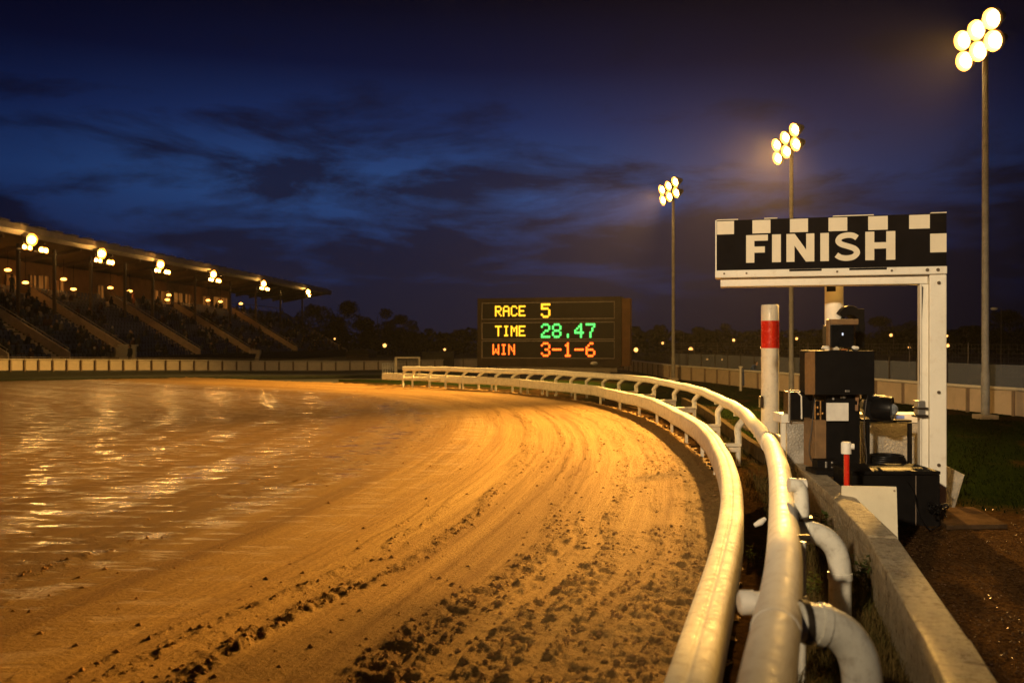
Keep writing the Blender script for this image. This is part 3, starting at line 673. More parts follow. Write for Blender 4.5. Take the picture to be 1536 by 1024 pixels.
for i in range(len(W2)-1):
    if W2[i][1] > 53: break
    a, b_ = Vector((*(W2[i]+off), 0)), Vector((*(W2[i+1]+off), 0)); dv = b_-a; rot = Matrix.Rotation(math.atan2(dv.y, dv.x), 3, 'Z'); mid = (a+b_)/2
    mb = MB(); mb.box((mid.x, mid.y, 1.12), (dv.length-.09, .012, .72), rot); mb.build('glass_pane', mt['glass'], bal)
    mb = MB(); mb.box((a.x, a.y, .80), (.05, .05, 1.64), rot); mb.build('baluster', mt['dkmetal'], bal)
mf = thing('mesh_fence', 'tall dark wire mesh fence on thin posts beyond the balustrade', 'fence', (14, 42, 0))
off = np.array([1.6, .9]); wires = MB()
FPp = [Vector((*(p+off), 0)) for p in W2 if p[1] < 66]
for i, p in enumerate(FPp):
    if i % 2 == 0:
        mb = MB(); mb.cyl(p, p+Vector((0,0,2.15)), .028, seg=6); mb.build('fence_post', mt['dkmetal'], mf)
for z in np.arange(.3, 2.12, .15): wires.tube([p+Vector((0,0,z)) for p in FPp], .006, 4, caps=False)
for a, b_ in zip(FPp[:-1], FPp[1:]):
    for k in range(10): q = a.lerp(b_, k/10); wires.tube([q, q+Vector((0,0,2.1))], .005, 3, caps=False)
wires.build('wire_mesh', mt['dkmetal'], mf)

# ------------------------------------------------------------------ grandstand
SL = .0723; D0 = 65.4
def xf(d): return -32.1+SL*(d-D0)                       # front line of the seating
nvec = Vector((-1, SL, 0)).normalized(); avec = Vector((SL, 1, 0)).normalized()
def SP(d, o, z): p = Vector((xf(d), d, 0))+nvec*o; return Vector((p.x, p.y, z))
def rake(o): return .55+.60*o
DA, DB = 50.0, 139.0
gs = thing('grandstand', 'long covered grandstand with raked dark seats and a pale roof edge', 'grandstand', tuple(SP(90, 0, 0)))
NT = 17; TD = 9.7/NT
mb = MB()
for k in range(NT):
    o0, o1 = k*TD, (k+1)*TD; z = rake(o0)
    a, b_, c_, e_ = SP(DA, o0, 0), SP(DB, o0, 0), SP(DB, o1, 0), SP(DA, o1, 0)
    mb.add([(*q.xy, zz) for zz in (-.1, z) for q in (a, b_, c_, e_)], [(0,1,5,4),(4,5,6,7),(1,2,6,5),(2,3,7,6),(3,0,4,7)])
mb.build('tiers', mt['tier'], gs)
aisles = [(56.0, 1.0), (62.9, 1.0), (72, 1.2), (85, 1.2), (98.2, 1.2), (115, 1.2)]
seats = MB()
V, Fs = [], []
for k in range(NT):
    for d in np.arange(DA+.3, DB-.6, .56):
        if any(abs(d-a) < w*.5+.35 for a, w in aisles): continue
        o = k*TD+.30; z = rake(k*TD)
        if random.random() < .03: continue
        p = SP(d, o, z); n0 = len(V)
        for (dx, oo, zz) in ((-.22,-.18,.36),(.22,-.18,.36),(.22,.14,.38),(-.22,.14,.38),(.22,.20,.78),(-.22,.20,.78)):
            V.append(p+avec*dx+nvec*oo+Vector((0,0,zz)))
        Fs += [(n0,n0+1,n0+2,n0+3),(n0+3,n0+2,n0+4,n0+5)]
se = MB(); se.add(V, Fs); so = se.build('seat_rows', mt['seat'], gs); so['kind'] = 'stuff'
for d, w in aisles:
    mb = MB()
    for k in range(NT*2):
        o0 = k*TD/2; z = rake(o0)+.03
        mb.box(SP(d, o0+TD/4, z-.1), (TD/2, w, .25), Matrix.Rotation(math.atan2(nvec.y, nvec.x), 3, 'Z'))
    mb.build('aisle_steps', mt['conc'], gs)
    mb = MB(); e = w/2+.1
    vs = [SP(d+e+q, o, rake(o)+zz) for q in (0, .12) for o, zz in ((.2, .0), (.2, .75), (9.2, .75), (9.2, .0))]
    mb.add(vs, [(0,1,2,3),(7,6,5,4),(1,5,6,2),(0,4,5,1),(3,2,6,7)]); mb.build('aisle_parapet', mt['conc'], gs)
    mb = MB(); mb.tube([SP(d+e, .2, rake(.2)+1.0), SP(d+e, 9.2, rake(9.2)+1.0)], .03, 6)
    for o in np.arange(.3, 9.3, 1.2): mb.cyl(SP(d+e, o, rake(o)+.7), SP(d+e, o, rake(o)+1.0), .02, seg=5)
    mb.build('handrail', mt['steel'], gs)
mb = MB()                                               # sloping end wall with saw-tooth top
vs = [SP(DB+q, o, z) for q in (0, .3) for o, z in ((-.3, -.1), (-.3, .9), (9.9, rake(9.9)+.35), (9.9, -.1))]
mb.add(vs, [(0,1,2,3),(7,6,5,4),(0,4,5,1),(1,5,6,2),(2,6,7,3)]); mb.build('end_wall', mt['conc'], gs)
mb = MB(); vs = [SP(d, o, z) for d in (DA, DB) for o, z in ((-.25,-.1),(-.25,.95),(-.05,.95),(-.05,-.1))]
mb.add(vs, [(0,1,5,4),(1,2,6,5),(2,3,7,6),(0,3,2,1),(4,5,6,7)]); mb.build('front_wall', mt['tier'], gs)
# back wall and glowing windows
BW = 10.0; ZB, ZS = rake(9.7), 9.0
wallm = M('brown_back_wall', (.30, .18, .085), .8, var=.25, scale=1.0)
mb = MB(); vs = [SP(d, BW+q, z) for q in (0, .25) for d, z in ((DA,0),(117,0),(117,ZS),(DA,ZS))]
mb.add(vs, [(0,1,2,3),(7,6,5,4),(3,2,6,7),(1,5,6,2)]); bw = mb.build('back_wall', wallm, gs)
m, nt, b = new_mat('lit_curtain_window'); tc = N(nt, 'ShaderNodeTexCoord'); wv = N(nt, 'ShaderNodeTexNoise', Scale=1.0, Detail=4.0)
mp = N(nt, 'ShaderNodeMapping'); mp.inputs['Scale'].default_value = (.6, 1.6, .25); L(nt, tc.outputs['Object'], mp.inputs[0]); L(nt, mp.outputs[0], wv.inputs['Vector'])
L(nt, ramp(nt, wv.outputs[0], [(.35, (.30, .09, .012)), (.62, (1.0, .36, .06))]), b.inputs['Emission Color']); b.inputs['Emission Strength'].default_value = .24
b.inputs['Base Color'].default_value = (.16, .07, .02, 1); b.inputs['Specular IOR Level'].default_value = 0; mt['win'] = m
def wall_d(px):                                         # depth where the sight line of a column meets the back wall
    u = (px-CX)/FP; o = BW-.06; q = Vector((-32.1-SL*D0, 0, 0))+nvec*o
    return (q.x-SL*q.y)/(u-SL)
for x0, x1, z0, z1 in [(-40,-8,6.9,7.9),(0,20,6.6,7.7),(36,47,6.5,7.9),(49,67,6.4,7.95),(76,89,6.4,7.75),(140,150,6.4,7.7),(222,233,6.5,7.9),(236,252,6.5,7.9),(256,270,6.5,7.9),(273,282,6.5,7.9),(300,312,6.6,7.9),(316,338,6.6,8.0)]:
    d0, d1 = wall_d(x0), wall_d(x1); mb = MB()
    mb.add([SP(d, BW-o, z) for o in (.05,) for d, z in ((d0,z0),(d1,z0),(d1,z1),(d0,z1))], [(0,1,2,3)]); w_ = mb.build('window', mt['win'], gs)
    mb = MB(); 
    for d in (d0, (d0+d1)/2, d1): mb.box(SP(d, BW-.08, (z0+z1)/2), (.08, .12, z1-z0+.1))
    mb.build('window_frame', mt['fencepost'], w_)
# roof
RE, RB = 4.4, 11.6; RA, RZ = 46.0, 146.0
mb = MB(); zt_ = 10.35
prof = [(RE, zt_-.35), (RE-.25, zt_-.05), (RE-.2, zt_+.45), (RE+.3, zt_+.55), (RB, zt_+.1), (RB, 9.0), (RE+.6, zt_-.25)]
fas, sof = MB(), MB(); nn_ = 25; ds = np.linspace(RA, RZ, nn_)
def rz_(d): return .55*max(0, (72-d)/26)**1.6           # the roof edge lifts towards the near end
ring = lambda d: [SP(d, o, z+rz_(d)) for o, z in prof]
k = len(prof)
for i in range(nn_-1):
    A_, B_ = ring(ds[i]), ring(ds[i+1])
    for j in range(k):
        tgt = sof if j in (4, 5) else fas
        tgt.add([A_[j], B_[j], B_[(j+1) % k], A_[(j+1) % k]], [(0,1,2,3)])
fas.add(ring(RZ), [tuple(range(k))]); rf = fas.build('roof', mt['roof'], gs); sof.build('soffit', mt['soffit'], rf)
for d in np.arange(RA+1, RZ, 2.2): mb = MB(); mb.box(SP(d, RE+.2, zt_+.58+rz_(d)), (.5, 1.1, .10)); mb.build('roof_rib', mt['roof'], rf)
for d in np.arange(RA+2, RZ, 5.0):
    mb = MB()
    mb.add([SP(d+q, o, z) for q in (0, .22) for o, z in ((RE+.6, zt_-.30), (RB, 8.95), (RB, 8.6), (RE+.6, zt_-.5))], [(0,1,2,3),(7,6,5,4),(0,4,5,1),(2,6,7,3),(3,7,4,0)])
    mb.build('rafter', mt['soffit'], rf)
CO = 6.0
def stand_d(px, o):
    u = (px-CX)/FP; q = Vector((-32.1-SL*D0, 0, 0))+nvec*o; return (q.x-SL*q.y)/(u-SL)
for px in [-30, 22, 77, 132, 184, 226, 290, 343, 382, 419, 452]:
    d = stand_d(px, CO); p = SP(d, CO, 0); mb = MB(); mb.box2((p.x-.11, p.y-.11, rake(CO)-.3), (p.x+.11, p.y+.11, 9.75)); mb.box((p.x, p.y, rake(CO)+.1), (.4,.4,.3)); mb.build('column', mt['column'], gs)
mb = MB()                                               # rear railing of the open end
mb.tube([SP(117, 9.8, rake(9.7)+1.1), SP(138.6, 9.8, rake(9.7)+1.1)], .04, 6)
for d in np.arange(117, 139, 2.0): mb.cyl(SP(d, 9.8, rake(9.7)-.2), SP(d, 9.8, rake(9.7)+1.1), .03, seg=5)
mb.build('rear_railing', mt['column'], gs)
# floodlights hung under the roof edge
pxs = [42, 148, 237, 317, 393, 460]; names = ['nearest', 'second nearest', 'third nearest', 'fourth', 'fifth', 'farthest']
def stand_light(d, full, label):
    c = SP(d, RE-.35, 9.62+rz_(d)); r = thing('floodlight_cluster', label, 'floodlights', tuple(c), 'floodlights under the grandstand roof edge')
    f = Vector((1, -.42, -.12)).normalized()
    mb = MB(); mb.box(c+avec*(.2 if full else 0)+Vector((0,0,-.68)), (.12, 3.8 if full else 1.4, .09), Matrix.Rotation(math.atan2(avec.y, avec.x)-math.pi/2, 3, 'Z'))
    for s in (-.6, .6): mb.cyl(c+avec*s+Vector((0,0,-.68)), c+avec*s+Vector((-.3,0,.5)), .035, seg=6)
    mb.build('mounting_bar', mt['dkmetal'], r)
    def lamp(q, rr, nm, sx=1.0):
        mb = MB(); mb.tube([q-f*.30, q-f*.02], [rr*.5, rr*1.51], 12); h = mb.build('lamp_housing', mt['dkmetal'], r)
        mb = MB(); dome(mb, q, f, rr*.86, 115); mb.build('lamp_glass', LAMP2, h)
        mb = MB(); ring_(mb, q, f, rr*.8, rr*1.5); mb.build('halo_ring', HALO, h)  # glowing ring stands in for the warm halo
    lamp(c+Vector((.1,0,.14)), .31, 'main_lamp')
    if full:
        for s_, q_ in ((-.80, .13), (-.15, .13), (1.25, .16), (1.80, .16)): lamp(c+avec*s_+Vector((.05,0,-.48)), q_, 'l')
    else: lamp(c+avec*.9+Vector((.05,0,-.35)), .15, 'l')
    return c
slc = []
dl = [ (SP(0,0,0), 0) ]
for i, px in enumerate(pxs):
    d = stand_d(px, RE-.35)
    slc.append(stand_light(d, i < 5, f'{names[i]} floodlight cluster glowing under the grandstand roof edge'))
# small ceiling lamps
cl = [(5,404,7.4),(31,423,8.6),(90,418,7.4),(104,433,8.8),(161,431,7.4),(190,436,8.6),(247,449,8.8),(250,442,7.0),(309,450,8.2),(328,452,7.4),(359,455,7.4),(-25,412,7.4)]
ordn = ['leftmost', 'second from the left', 'third from the left', 'fourth from the left', 'fifth from the left', 'sixth from the left', 'seventh from the left, lower of a close pair', 'eighth from the left, upper of a close pair', 'third from the right', 'second from the right', 'rightmost', '']
for i, (px, py, o) in enumerate(cl):
    if i == 11: continue
    d = stand_d(px, o); p = SP(d, o, H+(CY-py)/FP*d)
    r = thing('ceiling_lamp', f'orange ceiling lamp inside the grandstand, {ordn[i]}', 'ceiling lamp', tuple(p), 'small ceiling lamps inside the grandstand')
    mb = MB(); mb.tube([p+Vector((0,0,.10)), p+Vector((0,0,.02))], [.10, .26], 12); mb.cyl(p+Vector((0,0,.1)), (p.x, p.y, 9.3), .025, seg=5); mb.build('lamp_shade', mt['dkmetal'], r)
    mb = MB(); mb.ball(p, .25, 12, 6, 0, (1, 1, .45)); mb.build('bulb', LAMP3, r)
# crowd
cv, cf = MB(), MB()
cm, nt, b = new_mat('crowd_clothes'); gp = N(nt, 'ShaderNodeNewGeometry')
L(nt, ramp(nt, gp.outputs['Random Per Island'], [(.0,(.012,.012,.016)),(.4,(.025,.025,.04)),(.62,(.05,.018,.015)),(.76,(.14,.12,.10)),(.82,(.03,.045,.09)),(.95,(.40,.35,.28))]), b.inputs['Base Color']); b.inputs['Roughness'].default_value = .8
for e in nt.nodes:
    if e.type == 'VALTORGB': e.color_ramp.interpolation = 'CONSTANT'
r = random.Random(4)
for k in range(NT):
    for d in np.arange(DA+.3, DB-.6, .56):
        if any(abs(d-a) < w*.5+.35 for a, w in aisles): continue
        dens = .34+.25*math.sin(d*.21)+.15*math.sin(k*1.3+d*.1); dens *= 1.0 if k < 13 else .6
        if r.random() > max(.05, dens)*.42: continue
        p = SP(d, k*TD+.36, rake(k*TD)+.40); hgt = r.uniform(.55, .68); lean = r.uniform(-.12, .05)
        q = p+nvec*lean
        cv.tube([p, p+Vector((0,0,.3)), q+Vector((0,0,hgt-.12)), q+Vector((0,0,hgt))], [.19, .20, .21, .07], 6)
        cv.box(p-nvec*.22+Vector((0,0,.03)), (.40, .34, .15), Matrix.Rotation(math.atan2(nvec.y, nvec.x), 3, 'Z'))
        cf.ball(q+Vector((0,0,hgt+.11)), .105, 6, 5, 0, (1,.9,1.2))
cr = cv.build('crowd', cm); tag(cr, 'seated crowd of spectators in dark coats filling the stand', 'crowd', kind='stuff')
hm, nt, b = new_mat('crowd_heads'); gp = N(nt, 'ShaderNodeNewGeometry')
L(nt, ramp(nt, gp.outputs['Random Per Island'], [(.0,(.03,.02,.015)),(.6,(.03,.02,.015)),(.66,(.30,.18,.12)),(.85,(.36,.23,.16)),(.94,(.5,.47,.42))]), b.inputs['Base Color'])
cf.build('heads', hm, cr)
# white entrance blocks at the foot of the aisles
def kiosk(px0, px1, py0, o, label, seven=False):
    d = stand_d((px0+px1)/2, o); a = at(px0, py0, d); c_ = at(px1, py0, d); mb = MB()
    if seven:
        w = c_.x-a.x; t_ = Matrix.Translation((a.x, d, 0)); top = a.z
        mb.prism([(0,top),(w,top),(w,top-.35),(w*.72,-.1),(w*.45,-.1),(w*.66,top-.4),(0,top-.4)], t_, .5)
    else:
        mb.box2((a.x, d, -.1), (c_.x, d+.25, a.z)); mb.box2((a.x-.4, d+.3, -.1), (a.x-.1, d+2.2, a.z-.1)); mb.box2((a.x-.1, d-.02, a.z+.003), (c_.x+.1, d+.35, a.z+.12))
    return tag(mb.build('entrance_wall', mt['whitebox'], bevel=.02), label, 'entrance wall', 'white entrance walls at the foot of the stand'), d
k1, kd1 = kiosk(178, 203, 519, -.9, 'white entrance wall at the foot of the near seats with a person before it')
k2, kd2 = kiosk(373, 390, 525, -.9, 'white angular entrance wall at the foot of the far seats', True)

# ------------------------------------------------------------------ people
def person(label, loc, yaw, pose, mats, scale=1.0, group=None):
    """one continuous skinned body; pose: dict of joint positions (x right, y forward, z up), metres"""
    P = dict(pelvis=(0,0,.95), waist=(0,0,1.08), chest=(0,.0,1.30), neck=(0,0,1.48), head=(0,.02,1.60), crown=(0,.02,1.74),
             shl=(-.18,0,1.42), ell=(-.24,-.02,1.14), wrl=(-.25,.06,.90), hal=(-.25,.09,.80), shr=(.18,0,1.42), elr=(.24,-.02,1.14), wrr=(.25,.06,.90), har=(.25,.09,.80),
             hpl=(-.09,0,.92), knl=(-.11,.03,.50), anl=(-.12,-.02,.09), tol=(-.13,.15,.03), hpr=(.09,0,.92), knr=(.11,.03,.50), anr=(.12,-.02,.09), tor=(.13,.15,.03))
    P.update(pose)
    Rr = dict(pelvis=.15, waist=.14, chest=.17, neck=.058, head=.095, crown=.07, shl=.075, ell=.052, wrl=.036, hal=.042, shr=.075, elr=.052, wrr=.036, har=.042,
              hpl=.10, knl=.07, anl=.048, tol=.04, hpr=.10, knr=.07, anr=.048, tor=.04)
    E = [('pelvis','waist'),('waist','chest'),('chest','neck'),('neck','head'),('head','crown'),('chest','shl'),('shl','ell'),('ell','wrl'),('wrl','hal'),('chest','shr'),('shr','elr'),('elr','wrr'),('wrr','har'),
         ('pelvis','hpl'),('hpl','knl'),('knl','anl'),('anl','tol'),('pelvis','hpr'),('hpr','knr'),('knr','anr'),('anr','tor')]
    ks = list(P); me = bpy.data.meshes.new('person'); me.from_pydata([P[k] for k in ks], [(ks.index(a), ks.index(b_)) for a, b_ in E], [])
    o = bpy.data.objects.new('person', me); COL.objects.link(o)
    sm = o.modifiers.new('skin', 'SKIN'); o.modifiers.new('subdiv', 'SUBSURF').levels = 1; o.modifiers['subdiv'].render_levels = 2; sm.use_smooth_shade = True
    if not me.skin_vertices: 
        bpy.context.view_layer.objects.active = o
    for k, v in zip(ks, me.skin_vertices[0].data): v.radius = (Rr[k], Rr[k]*(.72 if k in ('pelvis','waist','chest') else 1)); v.use_root = (k == 'pelvis')
    me.materials.append(mats[0]); o.location = loc; o.rotation_euler = (0,0,yaw); o.scale = (scale,)*3
    tag(o, label, 'person', group)
    def child(name, mb, mat): 
        c = mb.build(name, mat); c.parent = o; return c
    hd = Vector(P['head']); mb = MB(); mb.ball(hd+Vector((0,.012,.03)), .112, 12, 8, 0, (.86,1,1.16)); mb.ball(hd+Vector((0,.125,.015)), .022, 6, 4); face = child('face', mb, mt['skin'])
    mb = MB(); mb.ball(hd+Vector((0,-.012,.055)), .122, 12, 8, 0, (.9,1,1.06)); child('hair', mb, mt['hair'])
    return o
p_ = at(195, 536, kd1-1.0)
person('person in a dark coat standing before the white entrance wall of the stand', (p_.x, kd1-1.0, .18), 2.6, {}, [mt['coat2']])
d = stand_d(10, 9.0); p_ = SP(d, 9.0, 0); person('person in silhouette standing before the lit window at the top of the stand', (p_.x, p_.y, rake(9.0)-.05), -1.9, {'elr': (.3,.1,1.2), 'har': (.2,.3,1.3), 'wrr': (.22,.22,1.25)}, [mt['coat2']])
for px, lab, mm in ((188, 'dark-coated person of a standing pair at the top of the seats', 'coat2'), (196, 'rust-jacketed person of a standing pair at the top of the seats', 'coat3')):
    d = stand_d(px, 8.6); p_ = SP(d, 8.6, 0); person(lab, (p_.x, p_.y, rake(8.6)-.1), -1.6, {}, [mt[mm]], 1.0, 'people standing at the top of the stand')
bpy.context.view_layer.update()
# someone leaning on the boundary wall
wq = None
for q in W2:
    if wq is None or abs(CX+FP*q[0]/q[1]-1116) < abs(CX+FP*wq[0]/wq[1]-1116): wq = q
lean = {'waist': (0,.04,1.02), 'chest': (0,.20,1.14), 'neck': (0,.33,1.22), 'head': (0,.40,1.30), 'crown': (0,.42,1.43), 'pelvis': (0,-.06,.88), 'hpl': (-.09,-.06,.86), 'hpr': (.09,-.06,.86),
        'shl': (-.18,.24,1.18), 'ell': (-.24,.44,.96), 'wrl': (-.08,.56,.92), 'hal': (.02,.58,.92), 'shr': (.18,.24,1.18), 'elr': (.24,.44,.96), 'wrr': (.10,.58,.93), 'har': (.0,.62,.94)}
yawp = math.pi+.35
person('person in a blue jacket leaning over the buff boundary wall', (wq[0]+.48, wq[1]+.28, 0), yawp, lean, [mt['coat1']], .86)
person('person in a rust jacket standing just behind the one leaning on the wall', (wq[0]+.95, wq[1]+.20, 0), yawp, {}, [mt['coat3']], .72)
mb = MB(); n = 7
for i in range(n):
    pass
c0 = Vector((wq[0]+.02, wq[1]-.10, 0)); vs = []
for j, z in enumerate((WH+.08, WH+.02, .62, .4, .2, .06)):
    for i in range(6): vs.append(c0+Vector((-.16+.065*i, -.02-.03*math.sin(i*2.1+j*.5)-(.0 if j else -.09), z+.02*math.sin(i*3))))
mb.add(vs, [(j*6+i, j*6+i+1, (j+1)*6+i+1, (j+1)*6+i) for j in range(5) for i in range(5)], 0, True)
cl_ = mb.build('hanging_cloth', mt['cloth']); sd = cl_.modifiers.new('thick', 'SOLIDIFY'); sd.thickness = .02; tag(cl_, 'navy cloth hung over the buff boundary wall beside a stake', 'cloth')
p_ = at(1111, 586, 38.6); mb = MB(); mb.tube([(p_.x, p_.y, -.1), (p_.x, p_.y, 1.05)], [.06, .055], 8); mb.box((p_.x, p_.y, 1.07), (.16,.14,.05))
tag(mb.build('wooden_stake', mt['fencerail']), 'pale wooden stake standing in the grass before the boundary wall', 'stake')

# ------------------------------------------------------------------ floodlight masts
masts = []
def mast(px, base, label, ax, ay):
    d = H*FP/(base-CY); x = (px-CX)/FP*d; r = thing('floodlight_mast', label, 'floodlight mast', (x, d, 0), 'floodlight masts along the infield wall')
    mb = MB(); mb.tube([(x,d,-.1),(x,d,1.3),(x,d,1.34),(x,d,6),(x,d,10.3)], [.115,.112,.098,.088,.075], 14); mb.build('pole', mt['pole'], r)
    mb = MB(); mb.box((x,d,.06), (.5,.5,.12)); mb.build('base_plinth', mt['conc'], r, .01)
    f = Vector((-.90, -.30, -.32)).normalized(); av = Vector((ax, ay, 0)); al = av.length; av.normalize()
    for zz, offx in ((11.12, 0), (10.52, .05)):
        mb = MB(); c = Vector((x+offx, d, zz)); mb.box(c, (.09, 2*al+.3, .09), Matrix.Rotation(math.atan2(av.y, av.x)-math.pi/2, 3, 'Z'))
        mb.cyl((x,d,10.2), (x,d,zz), .07, seg=8); arm = mb.build('cross_arm', mt['dkmetal'], r)
        for s in (-al, 0, al):
            q = c+av*s+f*.26
            mb = MB(); mb.tube([q-f*.36, q-f*.22, q-f*.0], [.10, .17, .29], 16); mb.cyl(c+av*s, q-f*.25, .03, seg=6); h = mb.build('lamp_housing', mt['dkmetal'], arm)
            mb = MB(); rr = .15
            dome(mb, q, f, rr, 100, 18, 8); mb.build('lamp_glass', LAMP, h)
            mb = MB(); ring_(mb, q, f, .135, .205); mb.build('halo_ring', HALO2, h)  # inner glowing ring of the painted halo
            mb = MB(); ring_(mb, q+f*.07, f, .207, .285); mb.build('halo_rim', HALO, h)
    masts.append(Vector((x, d, 10.8)))
mast(1478, 628, 'tallest looking floodlight mast, standing on grass beyond the finish gantry', -.05, -.86)
mast(1187, 588, 'floodlight mast seen behind the finish sign board', -.05, -1.40)
mast(1010, 570, 'farthest floodlight mast, between the scoreboard and the red banded post', .15, -1.25)
for mx_, my_ in ((15.2, 9.0),):
    pass

# ------------------------------------------------------------------ scoreboard
FONT = {'R':'11110 10001 10001 11110 10100 10010 10001','A':'01110 10001 10001 11111 10001 10001 10001','C':'01110 10001 10000 10000 10000 10001 01110','E':'11111 10000 10000 11110 10000 10000 11111',
 'T':'11111 00100 00100 00100 00100 00100 00100','I':'01110 00100 00100 00100 00100 00100 01110','M':'10001 11011 10101 10101 10001 10001 10001','W':'10001 10001 10001 10101 10101 11011 10001','N':'10001 11001 10101 10101 10011 10001 10001',
 '5':'11111 10000 11110 00001 00001 10001 01110','2':'01110 10001 00001 00110 01000 10000 11111','8':'01110 10001 10001 01110 10001 10001 01110','.':'00000 00000 00000 00000 00000 00100 00100','4':'00010 00110 01010 10010 11111 00010 00010',
 '7':'11111 00001 00010 00010 00100 00100 00100','3':'01110 10001 00001 00110 00001 10001 01110','1':'00100 01100 00100 00100 00100 00100 01110','-':'00000 00000 00000 11111 00000 00000 00000','6':'00110 01000 10000 11110 10001 10001 01110'}
aL_, aR_ = at(716, 0, 52.5), at(932, 0, 50.0); bw_ = math.hypot(aR_.x-aL_.x, 2.5); byaw = math.atan2(-2.5, aR_.x-aL_.x)
sb = thing('scoreboard', 'electronic scoreboard showing race, time and winning numbers in glowing dots', 'scoreboard', (aL_.x, 52.5, 0))
BM = Matrix.Translation((aL_.x, 52.5, 0)) @ Matrix.Rotation(byaw, 4, 'Z')
zT, zB_ = 4.80, .72
def bx(mb, x0, x1, y0, y1, z0, z1): 
    vs = [BM @ Vector(v) for v in ((x0,y0,z0),(x1,y0,z0),(x1,y1,z0),(x0,y1,z0),(x0,y0,z1),(x1,y0,z1),(x1,y1,z1),(x0,y1,z1))]
    mb.add(vs, [(0,3,2,1),(4,5,6,7),(0,1,5,4),(1,2,6,5),(2,3,7,6),(3,0,4,7)])
mb = MB(); bx(mb, 0, bw_, .12, .9, zB_, zT); bx(mb, 0, bw_, 0, .117, zT-.24, zT); bx(mb, 0, bw_, 0, .117, zB_, zB_+.42); bx(mb, 0, .24, 0, .117, zB_+.423, zT-.243); bx(mb, bw_-.40, bw_, 0, .117, zB_+.423, zT-.243)
mb.build('case', mt['board'], sb)
mb = MB(); bx(mb, bw_+.003, bw_+.48, .10, .85, zB_+.05, zT-.10)
for z in (1.9, 3.0, 4.0): bx(mb, bw_+.02, bw_+.46, .08, .098, z, z+.035)
mb.build('side_casing', mt['boardside'], sb)
mb = MB()
for x in (.3, .42): bx(mb, x-.15, x+.15, .3, .6, -.1, zB_)
for x in (2.4, bw_-.9): bx(mb, x-.2, x+.2, .3, .6, -.1, zB_-.003)
bx(mb, 1.2, bw_-.3, .35, .5, zB_-.30, zB_-.005)
mb.build('support_legs', mt['dkmetal'], sb)
mb = MB(); q = BM @ Vector((bw_*.82, -.04, zB_+.2)); mb.ball(q, .12, 8, 6, 0, (2,.4,1)); mb.build('small_lamp', mt['steel'], sb)
def led(name, col, s): return glow(name, col, s)
LY, LYc = glow('amber_led', (1.0, .46, .012), 1.3), glow('amber_led_core', (1.0, .66, .035), 1.7)
LG, LGc = glow('green_led', (.015, .80, .09), 1.0), glow('green_led_core', (.12, 1.0, .22), 1.5)
LR, LRc = glow('red_led', (1.0, .035, .006), 1.5), glow('red_led_core', (1.0, .26, .02), 2.0)
def dots(parent, text, x, ztop, pw, ph, mo, mc, name):
    m1, m2 = MB(), MB(); cx = x
    for ch in text:
        if ch != ' ':
            for r_, row in enumerate(FONT[ch].split()):
                for c__, bit in enumerate(row):
                    if bit == '1':
                        for mbx, fr, yy in ((m1, .66, -.024), (m2, .46, -.030)):
                            cc = (cx+c__*pw, ztop-r_*ph); n = 10
                            mbx.add([BM @ Vector((cc[0]+pw*fr*math.cos(6.283*k/n), yy+.117, cc[1]+ph*fr*math.sin(6.283*k/n))) for k in range(n)]+[BM @ Vector((cc[0], yy-.004+.117, cc[1]))], [(k, (k+1) % n, n) for k in range(n)])
        cx += 6*pw
    o = m1.build(name, mo, parent); m2.build('lamp_cores', mc, o)
hz = zT-zB_
rows = [(.075, .305, 'RACE', '5', (LY, LYc), (LY, LYc)), (.365, .60, 'TIME', '28.47', (LY, LYc), (LG, LGc)), (.635, .875, 'WIN', '3-1-6', (LR, LRc), (LR, LRc))]
for f0, f1, w1, w2, ca, cb_ in rows:
    z1, z0 = zT-f0*hz, zT-f1*hz
    mb = MB(); bx(mb, .30, bw_-.45, .100, .116, z0, z1); pn = mb.build('display_panel', mt['boardpanel'], sb)
    mb = MB(); e = .025
    for (x0, x1, za, zb) in ((.28, bw_-.43, z1, z1+e), (.28, bw_-.43, z0-e, z0), (.28-e, .28, z0-e, z1+e), (bw_-.43, bw_-.43+e, z0-e, z1+e)): bx(mb, x0, x1, .085, .112, za, zb)
    mb.build('panel_trim', mt['trim'], pn)
    zc = (z0+z1)/2; pw, ph = bw_*.216/23, .63/7
    BMs = BM
    dots(pn, w1, bw_*(.130 if w1 != 'WIN' else .112), zc+ph*3.0, pw, ph, *ca, 'lettering')
    pw, ph = bw_*.372/29, .84/7
    dots(pn, w2, bw_*.458, zc+ph*3.05, pw, ph, *cb_, 'digits')

# ------------------------------------------------------------------ finish gantry
gl, gr_ = at(1075, 0, 11.8), at(1420, 0, 11.1); gw = math.hypot(gr_.x-gl.x, .7); gyaw = math.atan2(-.7, gr_.x-gl.x)
gt = thing('finish_gantry', 'cream steel gantry carrying the black finish sign with checkered top', 'sign', (gr_.x-.15, 11.15, 0))
GM = Matrix.Translation((gl.x, 11.8, 0)) @ Matrix.Rotation(gyaw, 4, 'Z')
def gx_(mb, x0, x1, y0, y1, z0, z1):
    vs = [GM @ Vector(v) for v in ((x0,y0,z0),(x1,y0,z0),(x1,y1,z0),(x0,y1,z0),(x0,y0,z1),(x1,y0,z1),(x1,y1,z1),(x0,y1,z1))]
    mb.add(vs, [(0,3,2,1),(4,5,6,7),(0,1,5,4),(1,2,6,5),(2,3,7,6),(3,0,4,7)])
sz0, sz1 = 3.165, 3.843
mb = MB(); gx_(mb, 0, gw, 0, .07, sz0, sz1); sbd = mb.build('sign_board', mt['signblack'], gt, .004)
mb = MB(); gx_(mb, -.018, -.002, -.004, .075, sz0, sz1+.004); mb.build('edge_strip', mt['cream'], sbd)
mb = MB(); cw = gw/12
